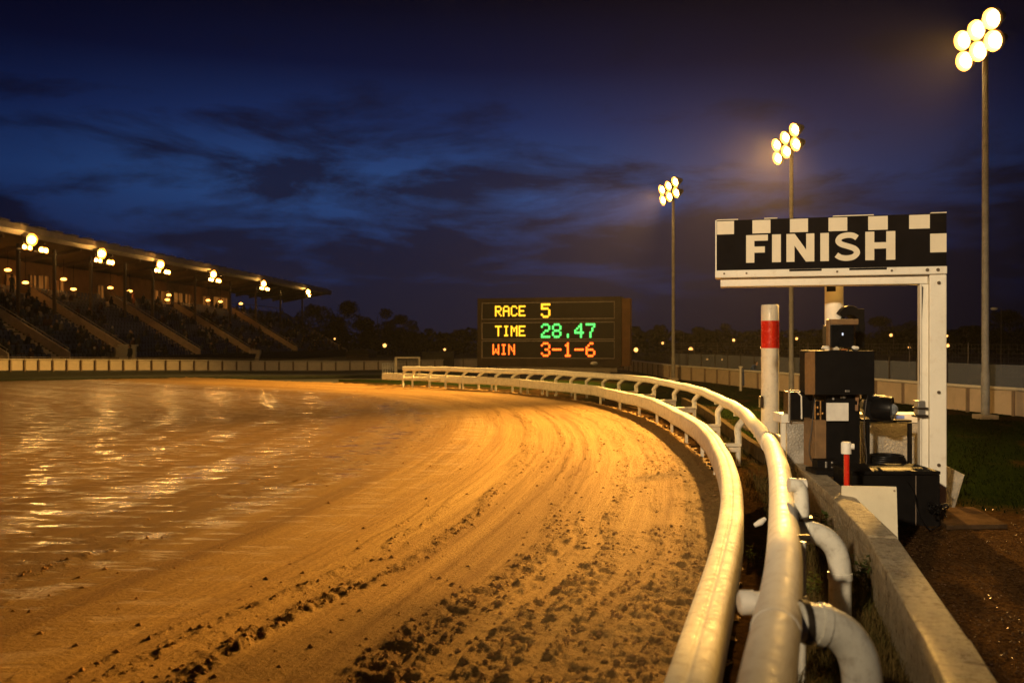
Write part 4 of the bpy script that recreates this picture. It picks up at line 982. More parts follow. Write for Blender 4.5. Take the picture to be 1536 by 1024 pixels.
for i, (a, b_) in enumerate(((0,27.5),(56,84.5),(114,142),(172.5,201),(231.5,260.5),(291,321))): gx_(mb, a/345*gw+.004, b_/345*gw, -.006, .001, sz1-.19, sz1-.012)
gx_(mb, 321.5/345*gw, gw-.003, -.006, .001, sz1-.50, sz1-.26)
mb.build('checker_squares', mt['signwhite'], sbd)
mb = MB()
for a, b_ in ((0, 34), (75, 95), (180, 240), (323, 345)): gx_(mb, a/345*gw, b_/345*gw, -.004, .07, sz1+.002, sz1+.014)
mb.build('top_flashing', mt['signwhite'], sbd)
# lettering
def stroke(path, w):
    path = [Vector((p[0], p[1])) for p in path]; l, r_ = [], []
    for i, p in enumerate(path):
        t = (path[min(i+1, len(path)-1)]-path[max(i-1, 0)]).normalized(); n = Vector((-t.y, t.x)); l.append(p+n*w/2); r_.append(p-n*w/2)
    return l+r_[::-1]
lh = 161/3.84/1300*11.5*1.0; lx = lambda zx: (zx/3.84+1050-1075)/345*gw
zb0 = sz0+.095
mb = MB(); 
def letter_poly(poly, x0, w):
    n = len(poly); vs = [GM @ Vector((x0+u*w, yy, zb0+v_*lh)) for yy in (-.012, .0) for u, v_ in poly]
    mb.add(vs, [tuple(range(n)), tuple(range(2*n-1, n-1, -1))]+[(i, i+n, (i+1) % n+n, (i+1) % n) for i in range(n)])
letter_poly([(0,0),(.38,0),(.38,.36),(.86,.36),(.86,.58),(.38,.58),(.38,.79),(1,.79),(1,1),(0,1)], lx(275), lx(405)-lx(275))
for x0, x1 in ((430,482),(713,762)): letter_poly([(0,0),(1,0),(1,1),(0,1)], lx(x0), lx(x1)-lx(x0))
letter_poly([(0,0),(.29,0),(.29,.58),(.70,0),(1,0),(1,1),(.71,1),(.71,.42),(.30,1),(0,1)], lx(515), lx(678)-lx(515))
letter_poly([(0,0),(.30,0),(.30,.40),(.70,.40),(.70,0),(1,0),(1,1),(.70,1),(.70,.62),(.30,.62),(.30,1),(0,1)], lx(970), lx(1138)-lx(970))
cs = catmull([(.86,.80),(.70,.885),(.48,.90),(.25,.84),(.17,.70),(.28,.59),(.52,.51),(.76,.42),(.86,.28),(.74,.14),(.50,.09),(.26,.12),(.10,.215)], 6)
sw = lx(945)-lx(790); P2 = [(p[0]*sw, p[1]*lh) for p in cs]; ol = stroke(P2, .072); nn2 = len(P2)
vs = [GM @ Vector((lx(790)+p.x, yy, zb0+p.y)) for yy in (-.012, 0) for p in ol]; n = len(ol)
mb.add(vs, [(i, i+1, n-2-i, n-1-i) for i in range(nn2-1)]+[(i, i+n, (i+1) % n+n, (i+1) % n) for i in range(n)])
mb.build('lettering', mt['signwhite'], sbd)
mb = MB(); gx_(mb, -.02, gw-.005, -.06, .30, sz0-.105, sz0-.004); bm_ = mb.build('beam', mt['cream'], gt, .012)
mb = MB(); gx_(mb, .05, gw-.215, .03, .34, sz0-.22, sz0-.108); mb.build('lower_beam', mt['cream'], gt, .01)
mb = MB()
for a in (12, 47, 185, 265, 316, 331): 
    p = GM @ Vector((a/345*gw, -.063, sz0-.05)); q = GM @ Vector((a/345*gw, -.075, sz0-.05)); mb.cyl(p, q, .014 if a < 300 else .022, seg=8)
mb.build('bolts', mt['bolt'], bm_)
mb = MB()
for a, b_ in ((113, 162), (203, 258)): gx_(mb, a/345*gw, b_/345*gw, -.064, -.061, sz0-.035, sz0-.008)
mb.build('black_tape', mt['signblack'], bm_)
mb = MB()
gx_(mb, gw-.205, gw-.005, -.03, .17, .0, sz0-.110); po = mb.build('post', mt['cream'], gt, .012)
mb = MB(); gx_(mb, gw-.305, gw-.208, .03, .12, .0, sz0-.225); gx_(mb, gw-.315, gw-.295, -.01, .16, .0, sz0-.225); mb.build('post_flange', mt['cream'], gt, .006)
mb = MB(); gx_(mb, gw-.30, gw+.06, -.10, .25, -.02, .04); mb.build('base_plate', mt['dkmetal'], gt, .006)
mb = MB()
for z in (.62, 1.55, 2.95): p = GM @ Vector((gw-.10, -.033, z)); q = GM @ Vector((gw-.10, -.05, z)); mb.cyl(p, q, .022, seg=8)
mb.build('bolts', mt['bolt'], po)
p = at(1251, 0, 12.25); mb = MB(); mb.tube([(p.x, 12.25, -.1), (p.x, 12.25, 3.06)], .125, 20); rp = mb.build('round_column', mt['cream'], gt)
mb = MB(); 
for k in range(6):
    a0, a1 = math.radians(200+k*10), math.radians(210+k*10); rr = .128
    mb.add([(p.x+rr*math.cos(a0), 12.25+rr*math.sin(a0), 2.90), (p.x+rr*math.cos(a1), 12.25+rr*math.sin(a1), 2.90), (p.x+rr*math.cos(a1), 12.25+rr*math.sin(a1), 3.0), (p.x+rr*math.cos(a0), 12.25+rr*math.sin(a0), 3.0)], [(0,1,2,3)])
mb.build('black_tape', mt['signblack'], rp)
# red and white marker post
p = at(1155, 0, 16.6); r_ = .165; mp_ = thing('marker_post', 'thick white round post with a red band beside the gantry', 'post', (p.x, 16.6, 0))
zr1, zr0 = H+(CY-481)/FP*16.6, H+(CY-522)/FP*16.6; zt = H+(CY-457)/FP*16.6
mb = MB(); mb.tube([(p.x,16.6,-.1),(p.x,16.6,zr0)], r_, 24); mb.tube([(p.x,16.6,zr1),(p.x,16.6,zt-.02),(p.x,16.6,zt)], [r_,r_,r_-.015], 24)
mb.build('shaft', M('post_white_paint', (.74,.70,.60), .35, var=.06, scale=3, dirt=.4, dirtcol=(.22,.12,.05), bump=.1), mp_)
mb = MB(); mb.tube([(p.x,16.6,zr0),(p.x,16.6,zr1)], r_+.003, 24); mb.build('red_band', mt['red'], mp_)
mb = MB(); mb.tube([(p.x,16.6,-.1),(p.x,16.6,.12)], r_+.05, 20); mb.build('base_collar', mt['kerb'], mp_)
mb = MB(); mb.box((p.x-.20, 16.5, 1.05), (.06, .10, .22)); mb.build('bracket', mt['dkmetal'], mp_)

# ------------------------------------------------------------------ timing equipment below the sign
def small(name, label, cat, mats_parts, group=None, loc=None, bevel=.006):
    r = thing(name, label, cat, loc, group)
    for pn, mb, mat in mats_parts: mb.build(pn, mat, r, bevel)
    return r
# low counter with checker plate panels
mb = MB(); mb.pbox(1172, 1388, 621, 634, 12.05, .40); top_ = mb
fr = MB()
for x0, x1 in ((1172, 1179), (1380, 1390)): fr.pbox(x0, x1, 634.5, 735, 12.05, .06)
pl = []
for x0, x1 in ((1180, 1222), (1291, 1379)):
    q = MB(); q.pbox(x0, x1, 635, 735, 12.07, .04); pl.append(('plate_panel', q, mt['plate']))
small('counter', 'low cream counter with checker plate front under the finish sign', 'counter', [('counter_top', top_, mt['cream']), ('frame', fr, mt['cream'])]+pl, loc=tuple(at(1280, 700, 12.05).xy)+(0,))
# main black cabinet on its stand
z_ = at(1260, 592, 11.35).z
mb = MB(); mb.pbox(1223, 1312, 526, 592, 11.35, .62); sd_ = MB(); a, b_ = at(1207, 592, 11.75), at(1222.5, 530, 11.35)
sd_.add([(at(1207,592,11.75)), at(1222.5,592,11.35), at(1222.5,527,11.35), at(1207,531,11.75), at(1207,592,11.75)+Vector((.16,.0,0)), at(1222.5,592,11.35)+Vector((.01,.4,0)), at(1222.5,527,11.35)+Vector((.01,.4,0)), at(1207,531,11.75)+Vector((.16,0,0))], [(0,1,2,3),(7,6,5,4),(0,4,5,1),(3,2,6,7),(0,3,7,4)])
hd = MB(); hd.pbox(1268, 1275, 585, 588, 11.33, .02)
small('equipment_cabinet', 'big black equipment cabinet with a brown-lit side, topmost box under the sign', 'cabinet', [('case', mb, mt['black']), ('brown_side', sd_, mt['sidebrown']), ('latch', hd, mt['steel'])], loc=tuple(at(1265, 592, 11.4)))  # cabinet side coloured brown for light falling from the left
# pedestal
mb = MB(); mb.pbox(1240, 1290, 592.5, 715, 11.5, .5); sd_ = MB(); sd_.pbox(1222.5, 1239.6, 630, 715, 11.52, .45); kn = MB()
for px, py, r_ in ((1262, 595, .02), (1266, 594.5, .03), (1250, 598, .02)): q = at(px, py, 11.47); kn.ball(q, r_, 8, 6)
small('pedestal', 'tall black pedestal carrying the big cabinet, brown on one flank', 'pedestal', [('column', mb, mt['black']), ('brown_side', sd_, mt['sidebrown']), ('knob', kn, mt['steel'])], loc=tuple(at(1265, 0, 11.5).xy)+(0,))
tag(MB().pbox(1240, 1273, 604, 631, 11.44, .02).build('notice_card', mt['paper'], None, .002), 'blank cream notice card on the front of the black pedestal', 'notice')
# monitor on top of the cabinet
mb = MB(); mb.pbox(1246, 1281, 487, 521, 11.42, .30); fm = MB(); fm.pbox(1243, 1245.6, 479, 522, 11.40, .10); fm.pbox(1246, 1288, 478.5, 486.6, 11.40, .16)
sc_ = MB(); sc_.pbox(1263, 1265.5, 499, 503, 11.405, .012)
small('monitor', 'small black monitor with a cream hood on top of the cabinet', 'monitor', [('screen_box', mb, mt['blackp']), ('hood', fm, mt['sidebrown']), ('status_light', sc_, glow('white_pinlight', (.7,.8,1), .8))], loc=tuple(at(1265, 522, 11.45)))
# curved camera hood behind the monitor
d = 12.0; c_ = at(1276, 491, d); rr = 27/FP*d
mb = MB(); pro, pri = [], []
for k in range(15):
    th = math.radians(140-k*200/14); pro.append(c_+Vector((rr*math.cos(th)*.82, 0, rr*math.sin(th)*1.22))); pri.append(c_+Vector((rr*.52*math.cos(th), 0, rr*.70*math.sin(th))))
vs = [p+Vector((0,o,0)) for o in (0,.3) for p in pro+pri]; n = 15
fs = []
for k in range(14): fs += [(k,k+1,n+k+1,n+k), (2*n+k+1,2*n+k,3*n+k,3*n+k+1), (k+1,k,2*n+k,2*n+k+1), (n+k,n+k+1,3*n+k+1,3*n+k)]
mb.add(vs, fs); bx2 = MB(); bx2.pbox(1284, 1297, 463, 522, 12.02, .26); le = MB(); q = at(1279, 492, 12.12); le.tube([q, q+Vector((0,.12,0))], .13, 16)
small('camera_hood', 'black curved camera hood with a rusty lens behind the monitor', 'camera hood', [('shell', mb, mt['black']), ('back_box', bx2, mt['black']), ('lens', le, mt['rust'])], loc=tuple(at(1280, 520, 12.0)))
# things lying on the cabinet
for nm, lab, cat, x0, x1, y0, mat, i in (('cable_roll', 'pale rolled cable on the left end of the cabinet top', 'cable roll', 1234, 1247, 519.5, 'cream', 0), ('tape_box', 'yellowish tape box on the cabinet top in front of the monitor', 'tape box', 1252, 1260, 521, 'fencerail', 1), ('marker_pen', 'reddish marker pen lying on the cabinet top', 'pen', 1264, 1274, 522.5, 'rust', 2), ('plastic_bag', 'crumpled white plastic bag on the cabinet top beside the monitor', 'plastic bag', 1279, 1290, 519.5, 'paper', 3)):
    mb = MB(); a, b_ = at(x0, 525.4, 11.37), at(x1, y0, 11.37); zt_b = at(1260, 526, 11.35).z
    c = Vector(((a.x+b_.x)/2, 11.42, zt_b+.025)); w = (b_.x-a.x)/2
    if i == 0:
        for k in range(3): mb.tube([c+Vector((w*(.9-.15*k)*math.cos(t), .05*math.sin(t), .008+.012*k)) for t in np.linspace(0, 6.2, 14)], .008, 6)
    elif i == 1: mb.box(c, (2*w, .05, .03)); mb.tube([c+Vector((0,-.03,.012)), c+Vector((0,.03,.012))], .018, 10)
    elif i == 2: mb.tube([c+Vector((-w,0,-.01)), c+Vector((w*.5,0,-.01)), c+Vector((w,0,-.01))], [.011,.011,.005], 8)
    else: 
        for k in range(6): mb.ball(c+Vector((random.uniform(-w,w)*.7, random.uniform(-.03,.03), random.uniform(-.005,.02))), .026, 7, 5, 0, (1.3,1,.9))
    tag(mb.build(nm, mt[mat], None, .004), lab, cat)
# box on the left of the counter
mb = MB(); mb.pbox(1186, 1219, 588, 630, 11.95, .32); fr = MB()
for x0, x1, y0, y1 in ((1183,1185.5,587,632),(1219.3,1221,587,636),(1183,1221,585,587.6)): fr.pbox(x0, x1, y0, y1, 11.93, .03)
st = MB(); st.tube([at(1196,587,11.92), at(1202,594,11.90), at(1202.5,628,11.9)], .012, 6)
small('speaker_box', 'black box in a thin steel frame at the left end of the counter', 'box', [('case', mb, mt['blackp']), ('frame', fr, mt['steel']), ('strap', st, mt['cream'])], loc=tuple(at(1202, 630, 11.95)))
mb = MB(); mb.pbox(1222.5, 1239, 602, 630.5, 11.62, .2); fr = MB()
for x0, x1, y0, y1 in ((1222,1224,600,631),(1230,1232.5,601,630),(1236.5,1239.5,600,631),(1222,1239,599.5,601.5)): fr.pbox(x0, x1, y0, y1, 11.60, .015)
kn = MB()
for px, py in ((1226.5, 611), (1227, 621), (1234, 620)): kn.ball(at(px, py, 11.6), .02, 8, 6)
small('control_unit', 'small control unit with orange-lit bars beside the notice card', 'control unit', [('case', mb, mt['blackp']), ('bars', fr, M('orange_lit_bar', (.55,.30,.10), .35, metal=.8)), ('knob', kn, M('orange_lit_knob', (.6,.34,.12), .3, metal=.8))], loc=tuple(at(1230, 630, 11.62)))  # warm light on the metal put into its orange colour
# round lamp / camera
c_ = at(1325, 612, 11.4); mb = MB(); mb.tube([c_+Vector((-.10,-.02,0)), c_+Vector((-.04,-.10,0)), c_+Vector((.05,-.16,0))], [.15, .17, .16], 20); mb.tube([c_+Vector((-.10,-.02,0)), c_+Vector((-.05,.30,0))], [.165,.14], 16); mb.pbox(1301, 1318, 592, 600, 11.35, .2)
gl_ = MB(); gl_.ball(c_+Vector((.055,-.165,-.005)), .075, 12, 8, 0, (.9,.5,1)); ra = MB(); ra.box(c_+Vector((-.08,-.05,.165)), (.17,.05,.018)); bs = MB(); bs.pbox(1300, 1346, 629.5, 633.5, 11.45, .25); bs.pbox(1300, 1305, 633.6, 715, 11.45, .05); bs.pbox(1363, 1368.5, 634, 715, 11.45, .05); bs.pbox(1346.2, 1368, 629.7, 633, 11.45, .05)
small('race_camera', 'round black race camera with a glinting lens on a black stand', 'camera', [('barrel', mb, mt['blackp']), ('lens', gl_, M('lens_glass', (.30,.33,.36), .08, var=.5, scale=30, metal=.4)), ('handle', ra, mt['steel']), ('stand', bs, mt['black'])], loc=tuple(at(1325, 632, 11.45)))
mb = MB(); mb.pbox(1284, 1288.5, 592, 601, 11.46, .03); mb.pbox(1283.5, 1287.5, 607, 616, 11.46, .03); mb.tube([at(1286,592,11.47), at(1287,604,11.47), at(1285.5,616,11.47)], .008, 6)
tag(mb.build('junction_switch', M('copper_fitting', (.45,.26,.14), .4, metal=.5), None, .003), 'coppery junction switch on the pedestal beside the race camera', 'switch')
mb = MB(); mb.pbox(1343, 1362, 621, 628.6, 11.75, .14); q = MB(); q.pbox(1345, 1357, 623, 628, 11.735, .012)
small('timer_box', 'small white timer box with a bluish window on the counter', 'timer', [('case', mb, mt['paper']), ('window', q, glow('blue_display', (.25,.35,.7), .25))], loc=tuple(at(1352, 628, 11.8)))
mb = MB(); mb.pbox(1377, 1388, 601, 622, 11.15, .12); q = MB(); q.pbox(1376, 1393, 611, 614, 11.13, .15); q.pbox(1375, 1393, 622.3, 626, 11.13, .15)
small('clamp_fitting', 'steel clamp fitting strapped to the gantry post at counter height', 'clamp', [('body', mb, mt['steel']), ('strap', q, mt['dkmetal'])], loc=tuple(at(1384, 624, 11.15)))
# red stub post with white cap
p = at(1270, 0, 9.6); zc0, zc1 = H-(727-CY)/FP*9.6, H-(676-CY)/FP*9.6; r = thing('stub_post', 'short red post with a white cap behind the kerb wall', 'post', (p.x, 9.6, 0))
mb = MB(); mb.tube([(p.x,9.6,-.1),(p.x,9.6,zc1)], .031, 14); mb.build('shaft', mt['red'], r)
mb = MB(); mb.tube([(p.x-.005,9.6,zc1-.03),(p.x-.005,9.6,zc1+.085),(p.x-.005,9.6,zc1+.10)], [.055,.055,.045], 16); mb.tube([(p.x,9.6,zc1+.05),(p.x+.075,9.58,zc1+.05)], .032, 10); mb.build('cap', mt['paper'], r)
# low black chest in front and its neighbours
mb = MB(); mb.pbox(1279, 1410, 712, 790, 10.35, .62); ld = MB(); a = at(1275, 708, 10.33); ld.pbox(1277, 1411, 706.5, 711.6, 10.32, .66); sm_ = MB(); sm_.pbox(1373.5, 1375, 713, 789, 10.335, .014)
small('storage_chest', 'low long black storage chest on the ground before the gantry post', 'chest', [('body', mb, mt['black']), ('lid', ld, mt['black']), ('seam_strip', sm_, mt['trim'])], loc=tuple(at(1342, 790, 10.4)))
mb = MB(); c0 = [at(1262, 728.5, 9.5), at(1345, 730, 8.9), at(1347.5, 822, 8.9), at(1262, 822, 9.5)]
mb.add(c0+[p+Vector((.015,.04,0)) for p in c0], [(3,2,1,0),(4,5,6,7),(0,1,5,4),(1,2,6,5),(2,3,7,6),(3,0,4,7)])
bd = MB(); bd.cyl(at(1341.5,735.5,8.915), at(1341.5,735.5,8.90), .010, seg=8)
small('screening_board', 'plain cream board standing on edge behind the kerb wall', 'board', [('panel', mb, mt['whitebox']), ('screw', bd, mt['bolt'])], loc=tuple(at(1305, 800, 9.2)), bevel=.008)
mb = MB(); c0 = [at(1419, 698, 11.9), at(1447, 712, 11.7), at(1431, 765, 11.3), at(1420, 766, 11.45)]
mb.add(c0+[p+Vector((.01,.05,0)) for p in c0], [(3,2,1,0),(4,5,6,7),(0,1,5,4),(1,2,6,5),(2,3,7,6),(3,0,4,7)])
tag(mb.build('leaning_panel', mt['plate'], None, .004), 'torn grey panel leaning behind the foot of the gantry post', 'panel')
mb = MB(); pz = [at(1388, 768, 11.2), at(1460, 770, 11.3), at(1512, 792, 10.2), at(1420, 793, 10.15)]
mb.add([(p.x,p.y,.05) for p in pz]+[(p.x,p.y,-.1) for p in pz], [(0,1,2,3),(0,3,7,4),(3,2,6,7),(2,1,5,6),(1,0,4,5)])
tag(mb.build('concrete_pad', M('dirty_concrete', (.06,.038,.022), .9, spec=.0, var=.4, scale=4, dirt=.6, bump=.5), None, .01), 'cracked concrete pad at the foot of the gantry post', 'concrete pad')
mb = MB()
for k in range(5):
    c = at(1408, 778, 10.2); mb.tube(catmull([c+Vector((random.uniform(-.12,.12), random.uniform(-.12,.1), random.uniform(.03,.22))) for _ in range(6)], 5), .008, 5)
mb.tube(catmull([at(1362,722,10.25), at(1372,740,10.28), at(1378,770,10.28), at(1395,793,10.0), at(1412,786,10.1)], 6), .008, 5)
tag(mb.build('cable_tangle', mt['blackp']), 'tangle of thin black cable at the foot of the gantry post', 'cable')
mb = MB(); mb.pbox(1224, 1300, 706, 715, 11.0, .4); mb.pbox(1226, 1258, 690, 705.6, 11.3, .2)
q = MB()
for px in (1238, 1247): q.pbox(px, px+3, 692, 703, 11.28, .015)
small('battery_tray', 'low dark battery tray behind the kerb wall beside the pedestal', 'tray', [('tray', mb, mt['black']), ('terminal', q, mt['steel'])], loc=tuple(at(1262, 715, 11.0)))
mb = MB(); c = at(1330, 697, 11.7)
for k in range(5): mb.tube([c+Vector((.26*(1-.05*k)*math.cos(t), .18*math.sin(t), .02+.025*k)) for t in np.linspace(0, 6.28, 22)], .022, 6)
tag(mb.build('cable_coil', mt['blackp']), 'coil of black cable lying under the race camera stand', 'cable coil')
for nm, pts, d, lab in (('power_cable', [(1300,598),(1296,640),(1300,690),(1290,704),(1262,708)], 11.38, 'thin black cable hanging from the race camera down to the battery tray'),
        ('signal_cable', [(1223,592),(1218,640),(1214,680),(1226,704)], 11.6, 'thin cable looping down the brown flank of the pedestal'),
        ('sign_cable', [(1384,430),(1381,500),(1380,560),(1382,604)], 11.18, 'thin grey cable running down the inner side of the gantry post')):
    mb = MB(); mb.tube(catmull([at(px, py, d) for px, py in pts], 6), .008, 6); tag(mb.build(nm, mt['hose']), lab, 'cable')
mb = MB(); c = at(1141, 783, 8.2); mb.tube([c+Vector((-.06,0,-.03)), c+Vector((0,0,.0)), c+Vector((.05,.02,.03))], [.02,.032,.018], 8)
tag(mb.build('plastic_bottle', mt['paper']), 'small white plastic bottle lying between the two rails', 'bottle')

# ------------------------------------------------------------------ far things
leaf_m = blade_mat('night_foliage', (.010, .015, .006), (.018, .022, .010))
def make_tree(seed, h, w, conifer=False):
    r = random.Random(seed); root = thing('tree', '', 'tree', (0,0,0), 'trees beyond the track')
    tk = MB(); tk.tube([(0,0,-.3),(.05,0,h*.25),(-.05,.1,h*.5),(0,0,h*.85)], [h*.03,h*.024,h*.015,h*.004], 8)
    lobes = []
    for k in range(18):
        a, t = r.uniform(0, 6.28), r.uniform(.16, .92); rad = w*.5*(math.sin(math.pi*min(1, (t-.12)/.95))**.6)*r.uniform(.45, 1.0)
        c = Vector((math.cos(a)*rad, math.sin(a)*rad, h*t)); lobes.append((c, w*r.uniform(.14, .25)))
        tk.tube([(0,0,h*t*.6), tuple((c+Vector((0,0,h*t*.65)))*.5), tuple(c)], [h*.010,h*.006,h*.002], 5)
    tk.build('trunk', mt['bark'], root)
    n = 6500; q = np.random.default_rng(seed); idx = q.integers(0, len(lobes), n)
    C = np.array([lobes[i][0] for i in idx]); Rr = np.array([lobes[i][1] for i in idx])
    dv = q.normal(0, 1, (n, 3)); dv /= np.linalg.norm(dv, axis=1)[:,None]
    Pp = C+dv*(Rr*q.uniform(.3, 1.08, n)**.6)[:,None]*np.array([1,1,.8])
    s = h*.026*q.uniform(.5, 1.3, n); u = q.normal(0, 1, (n, 3)); u /= np.linalg.norm(u, axis=1)[:,None]; v = np.cross(u, q.normal(0, 1, (n, 3))); v /= np.linalg.norm(v, axis=1)[:,None]
    V = np.stack([Pp-u*s[:,None], Pp-v*s[:,None]*.5, Pp+u*s[:,None], Pp+v*s[:,None]*.5], 1).reshape(-1, 3)
    cr_ = np_mesh('crown', V, np.arange(n*4).reshape(-1, 4), leaf_m, smooth=False); cr_.parent = root
    return root
protos = [make_tree(71, 9, 9.5), make_tree(72, 8, 7.0), make_tree(73, 9.5, 6.0)]
trees = [  # px, top y, depth, width in px, prototype, label
    (462, 463, 165, 50, 0, 'dark round tree just beyond the far end of the stand roof'),
    (510, 458, 178, 72, 0, 'broadest dark tree, rising right of the end of the grandstand'),
    (566, 466, 185, 56, 1, 'dark tree above the goal frame with a humped crown'),
    (606, 477, 190, 52, 0, 'lower dark tree right of the goal frame'),
    (650, 494, 200, 44, 1, 'small dark tree half way between goal frame and scoreboard'),
    (690, 496, 205, 50, 0, 'small dark tree against the left edge of the scoreboard'),
    (957, 489, 190, 22, 2, 'narrow dark tree beside the right edge of the scoreboard'),
    (984, 487, 190, 26, 2, 'narrow dark tree between scoreboard and farthest mast'),
    (1036, 493, 180, 54, 0, 'dark tree right of the farthest mast, above a bright street lamp'),
    (1075, 487, 180, 46, 1, 'dark tree with the highest crown between farthest mast and red banded post'),
    (1128, 501, 185, 50, 0, 'low dark tree just left of the red banded post'),
    (1205, 499, 185, 62, 1, 'low dark tree between banded post and black cabinet'),
    (1262, 497, 185, 56, 0, 'dark tree behind the round column of the gantry'),
    (1338, 479, 170, 74, 0, 'large dark tree framed between round column and gantry post'),
    (1393, 490, 180, 44, 1, 'dark tree behind the gantry post'),
    (1446, 488, 150, 52, 2, 'dark tree between gantry post and tallest mast'),
    (1515, 470, 140, 80, 0, 'large dark tree at the right edge beyond the mesh fence'),
]
for i, (px, ty, d, wpx, pi, lab) in enumerate(trees):
    h0, w0 = ((9,9.5),(8,7.0),(9.5,6.0))[pi]; h = H+(CY-ty)/FP*d; w = wpx/FP*d
    o = copy_tree(protos[pi]); o.location = ((px-CX)/FP*d, d, -.15); o.rotation_euler.z = i*1.7; o.scale = (w/w0*1.05, w/w0*1.05, h/h0*1.06); o['label'] = lab
for p in protos:
    for ch in list(p.children): bpy.data.objects.remove(ch)
    bpy.data.objects.remove(p)
# far hedge line
n = 26000; q = np.random.default_rng(5); xx = q.uniform(-110, 150, n); hh_ = 3.2+1.5*np.interp(xx, np.linspace(-110,150,90), q.uniform(0,1,90)); zz = q.uniform(0, 1, n)**.8*hh_; yy = 158+q.uniform(-2.5, 2.5, n)+xx*.02
s = q.uniform(.2, .5, n); u = q.normal(0,1,(n,3)); u /= np.linalg.norm(u,axis=1)[:,None]; v = np.cross(u, q.normal(0,1,(n,3))); v /= np.linalg.norm(v,axis=1)[:,None]
Pp = np.c_[xx, yy, zz]; V = np.stack([Pp-u*s[:,None], Pp-v*s[:,None]*.6, Pp+u*s[:,None], Pp+v*s[:,None]*.6], 1).reshape(-1, 3)
tag(np_mesh('hedgerow', V, np.arange(n*4).reshape(-1,4), leaf_m, smooth=False), 'dark overgrown hedgerow closing off the far side of the ground', 'hedgerow', kind='stuff')
# buildings
def house(name, label, px0, px1, ytop, d, dep, mat, roofy, wins):
    a, b_ = at(px0, ytop, d), at(px1, ytop, d); r = thing(name, label, 'building', ((a.x+b_.x)/2, d, 0))
    mb = MB(); mb.box2((a.x, d, -.15), (b_.x, d+dep, a.z)); mb.build('wall', mat, r)
    mb = MB(); zt = H+(CY-roofy)/FP*d; e = (b_.x-a.x)*.14
    mb.add([(a.x-.3,d-.3,a.z+.01),(b_.x+.3,d-.3,a.z+.01),(b_.x+.3,d+dep+.3,a.z+.01),(a.x-.3,d+dep+.3,a.z+.01),(a.x+e,d+1,zt),(b_.x-e,d+1,zt),(b_.x-e,d+dep-1,zt),(a.x+e,d+dep-1,zt)], [(0,3,2,1),(4,5,6,7),(0,1,5,4),(1,2,6,5),(2,3,7,6),(3,0,4,7)])
    mb.build('roof', mt['shed'], r)
    for f in wins:
        x = a.x+(b_.x-a.x)*f; mb = MB(); mb.box2((x-.5, d-.04, a.z-1.5), (x+.5, d+.02, a.z-.6)); mb.build('window', mt['glassdark'], r)
mt['glassdark'] = M('dark_window_glass', (.02,.02,.025), .15)
house('clubhouse', 'low pale clubhouse with hipped roof beyond the end of the stand', 519, 553, 531, 118, 7, mt['house'], 524, (.2,.5,.8))
house('brick_building', 'low reddish brick building behind the balustrade near the farthest mast', 1019, 1050, 531, 112, 6, M('red_brick', (.28,.09,.05), .8, var=.3, scale=3), 525, (.25,.7))
house('flat_hut', 'low dark hut right of the scoreboard under a street lamp', 966, 998, 534, 108, 6, mt['shed'], 530, (.5,))
mb = MB(); a, b_ = at(633, 529, 71), at(680, 529, 71); dr = MB(); dr.box2((a.x+1.5, 70.93, 0), (a.x+2.3, 70.99, .95)); rf_ = MB(); rf_.box2((a.x-.1, 70.9, a.z+.005), (b_.x+.1, 73.2, a.z+.08))
mb.box2((a.x, 71, -.15), (b_.x, 73, a.z)); small('dark_shed', 'plain dark shed between goal frame and scoreboard', 'shed', [('wall', mb, mt['shed']), ('roof', rf_, mt['shed']), ('door', dr, mt['tier'])], loc=((a.x+b_.x)/2, 71, 0))
# goal frame and hurdle at the end of the rail
mb = MB(); a, b_ = at(594, 562, 57.0), at(629, 562, 57.0); zt = at(594, 537.5, 57).z
mb.box2((a.x-.08, 56.94, -.1), (a.x+.08, 57.06, zt)); mb.box2((b_.x-.06, 56.94, -.1), (b_.x+.06, 57.06, zt)); mb.box2((a.x-.08, 56.93, zt+.002), (b_.x+.06, 57.07, zt+.10))
net = MB()
for k in range(8): t = k/7; net.tube([(a.x+(b_.x-a.x)*t, 57.05, zt), (a.x+(b_.x-a.x)*t, 58.0, .1)], .008, 4)
for k in range(5): t = k/4; net.tube([(a.x, 57.05+.95*t, zt-(zt-.1)*t), (b_.x, 57.05+.95*t, zt-(zt-.1)*t)], .008, 4)
small('goal_frame', 'pale goal-like frame standing at the far end of the rail', 'frame', [('frame', mb, mt['fencerail']), ('net', net, mt['tier'])], loc=((a.x+b_.x)/2, 57, 0))
mb = MB(); a, b_ = at(574, 563, 55.5), at(592, 563, 58.5); zt = .78; up = Vector((0,0,1))
for t in np.linspace(0, 1, 6): q = a.lerp(b_, t); mb.cyl((q.x,q.y,-.1), (q.x,q.y,zt), .028, seg=6)
for z in (.25, .5, zt): mb.tube([(a.x,a.y,z), (b_.x,b_.y,z)], .028, 6)
for t in np.linspace(0, .8, 5):
    q, w_ = a.lerp(b_, t), a.lerp(b_, t+.2); mb.tube([(q.x,q.y,.25), (w_.x,w_.y,zt)], .018, 5)
tag(mb.build('barrier', mt['rail']), 'white braced crowd barrier at the far tip of the rail', 'barrier')
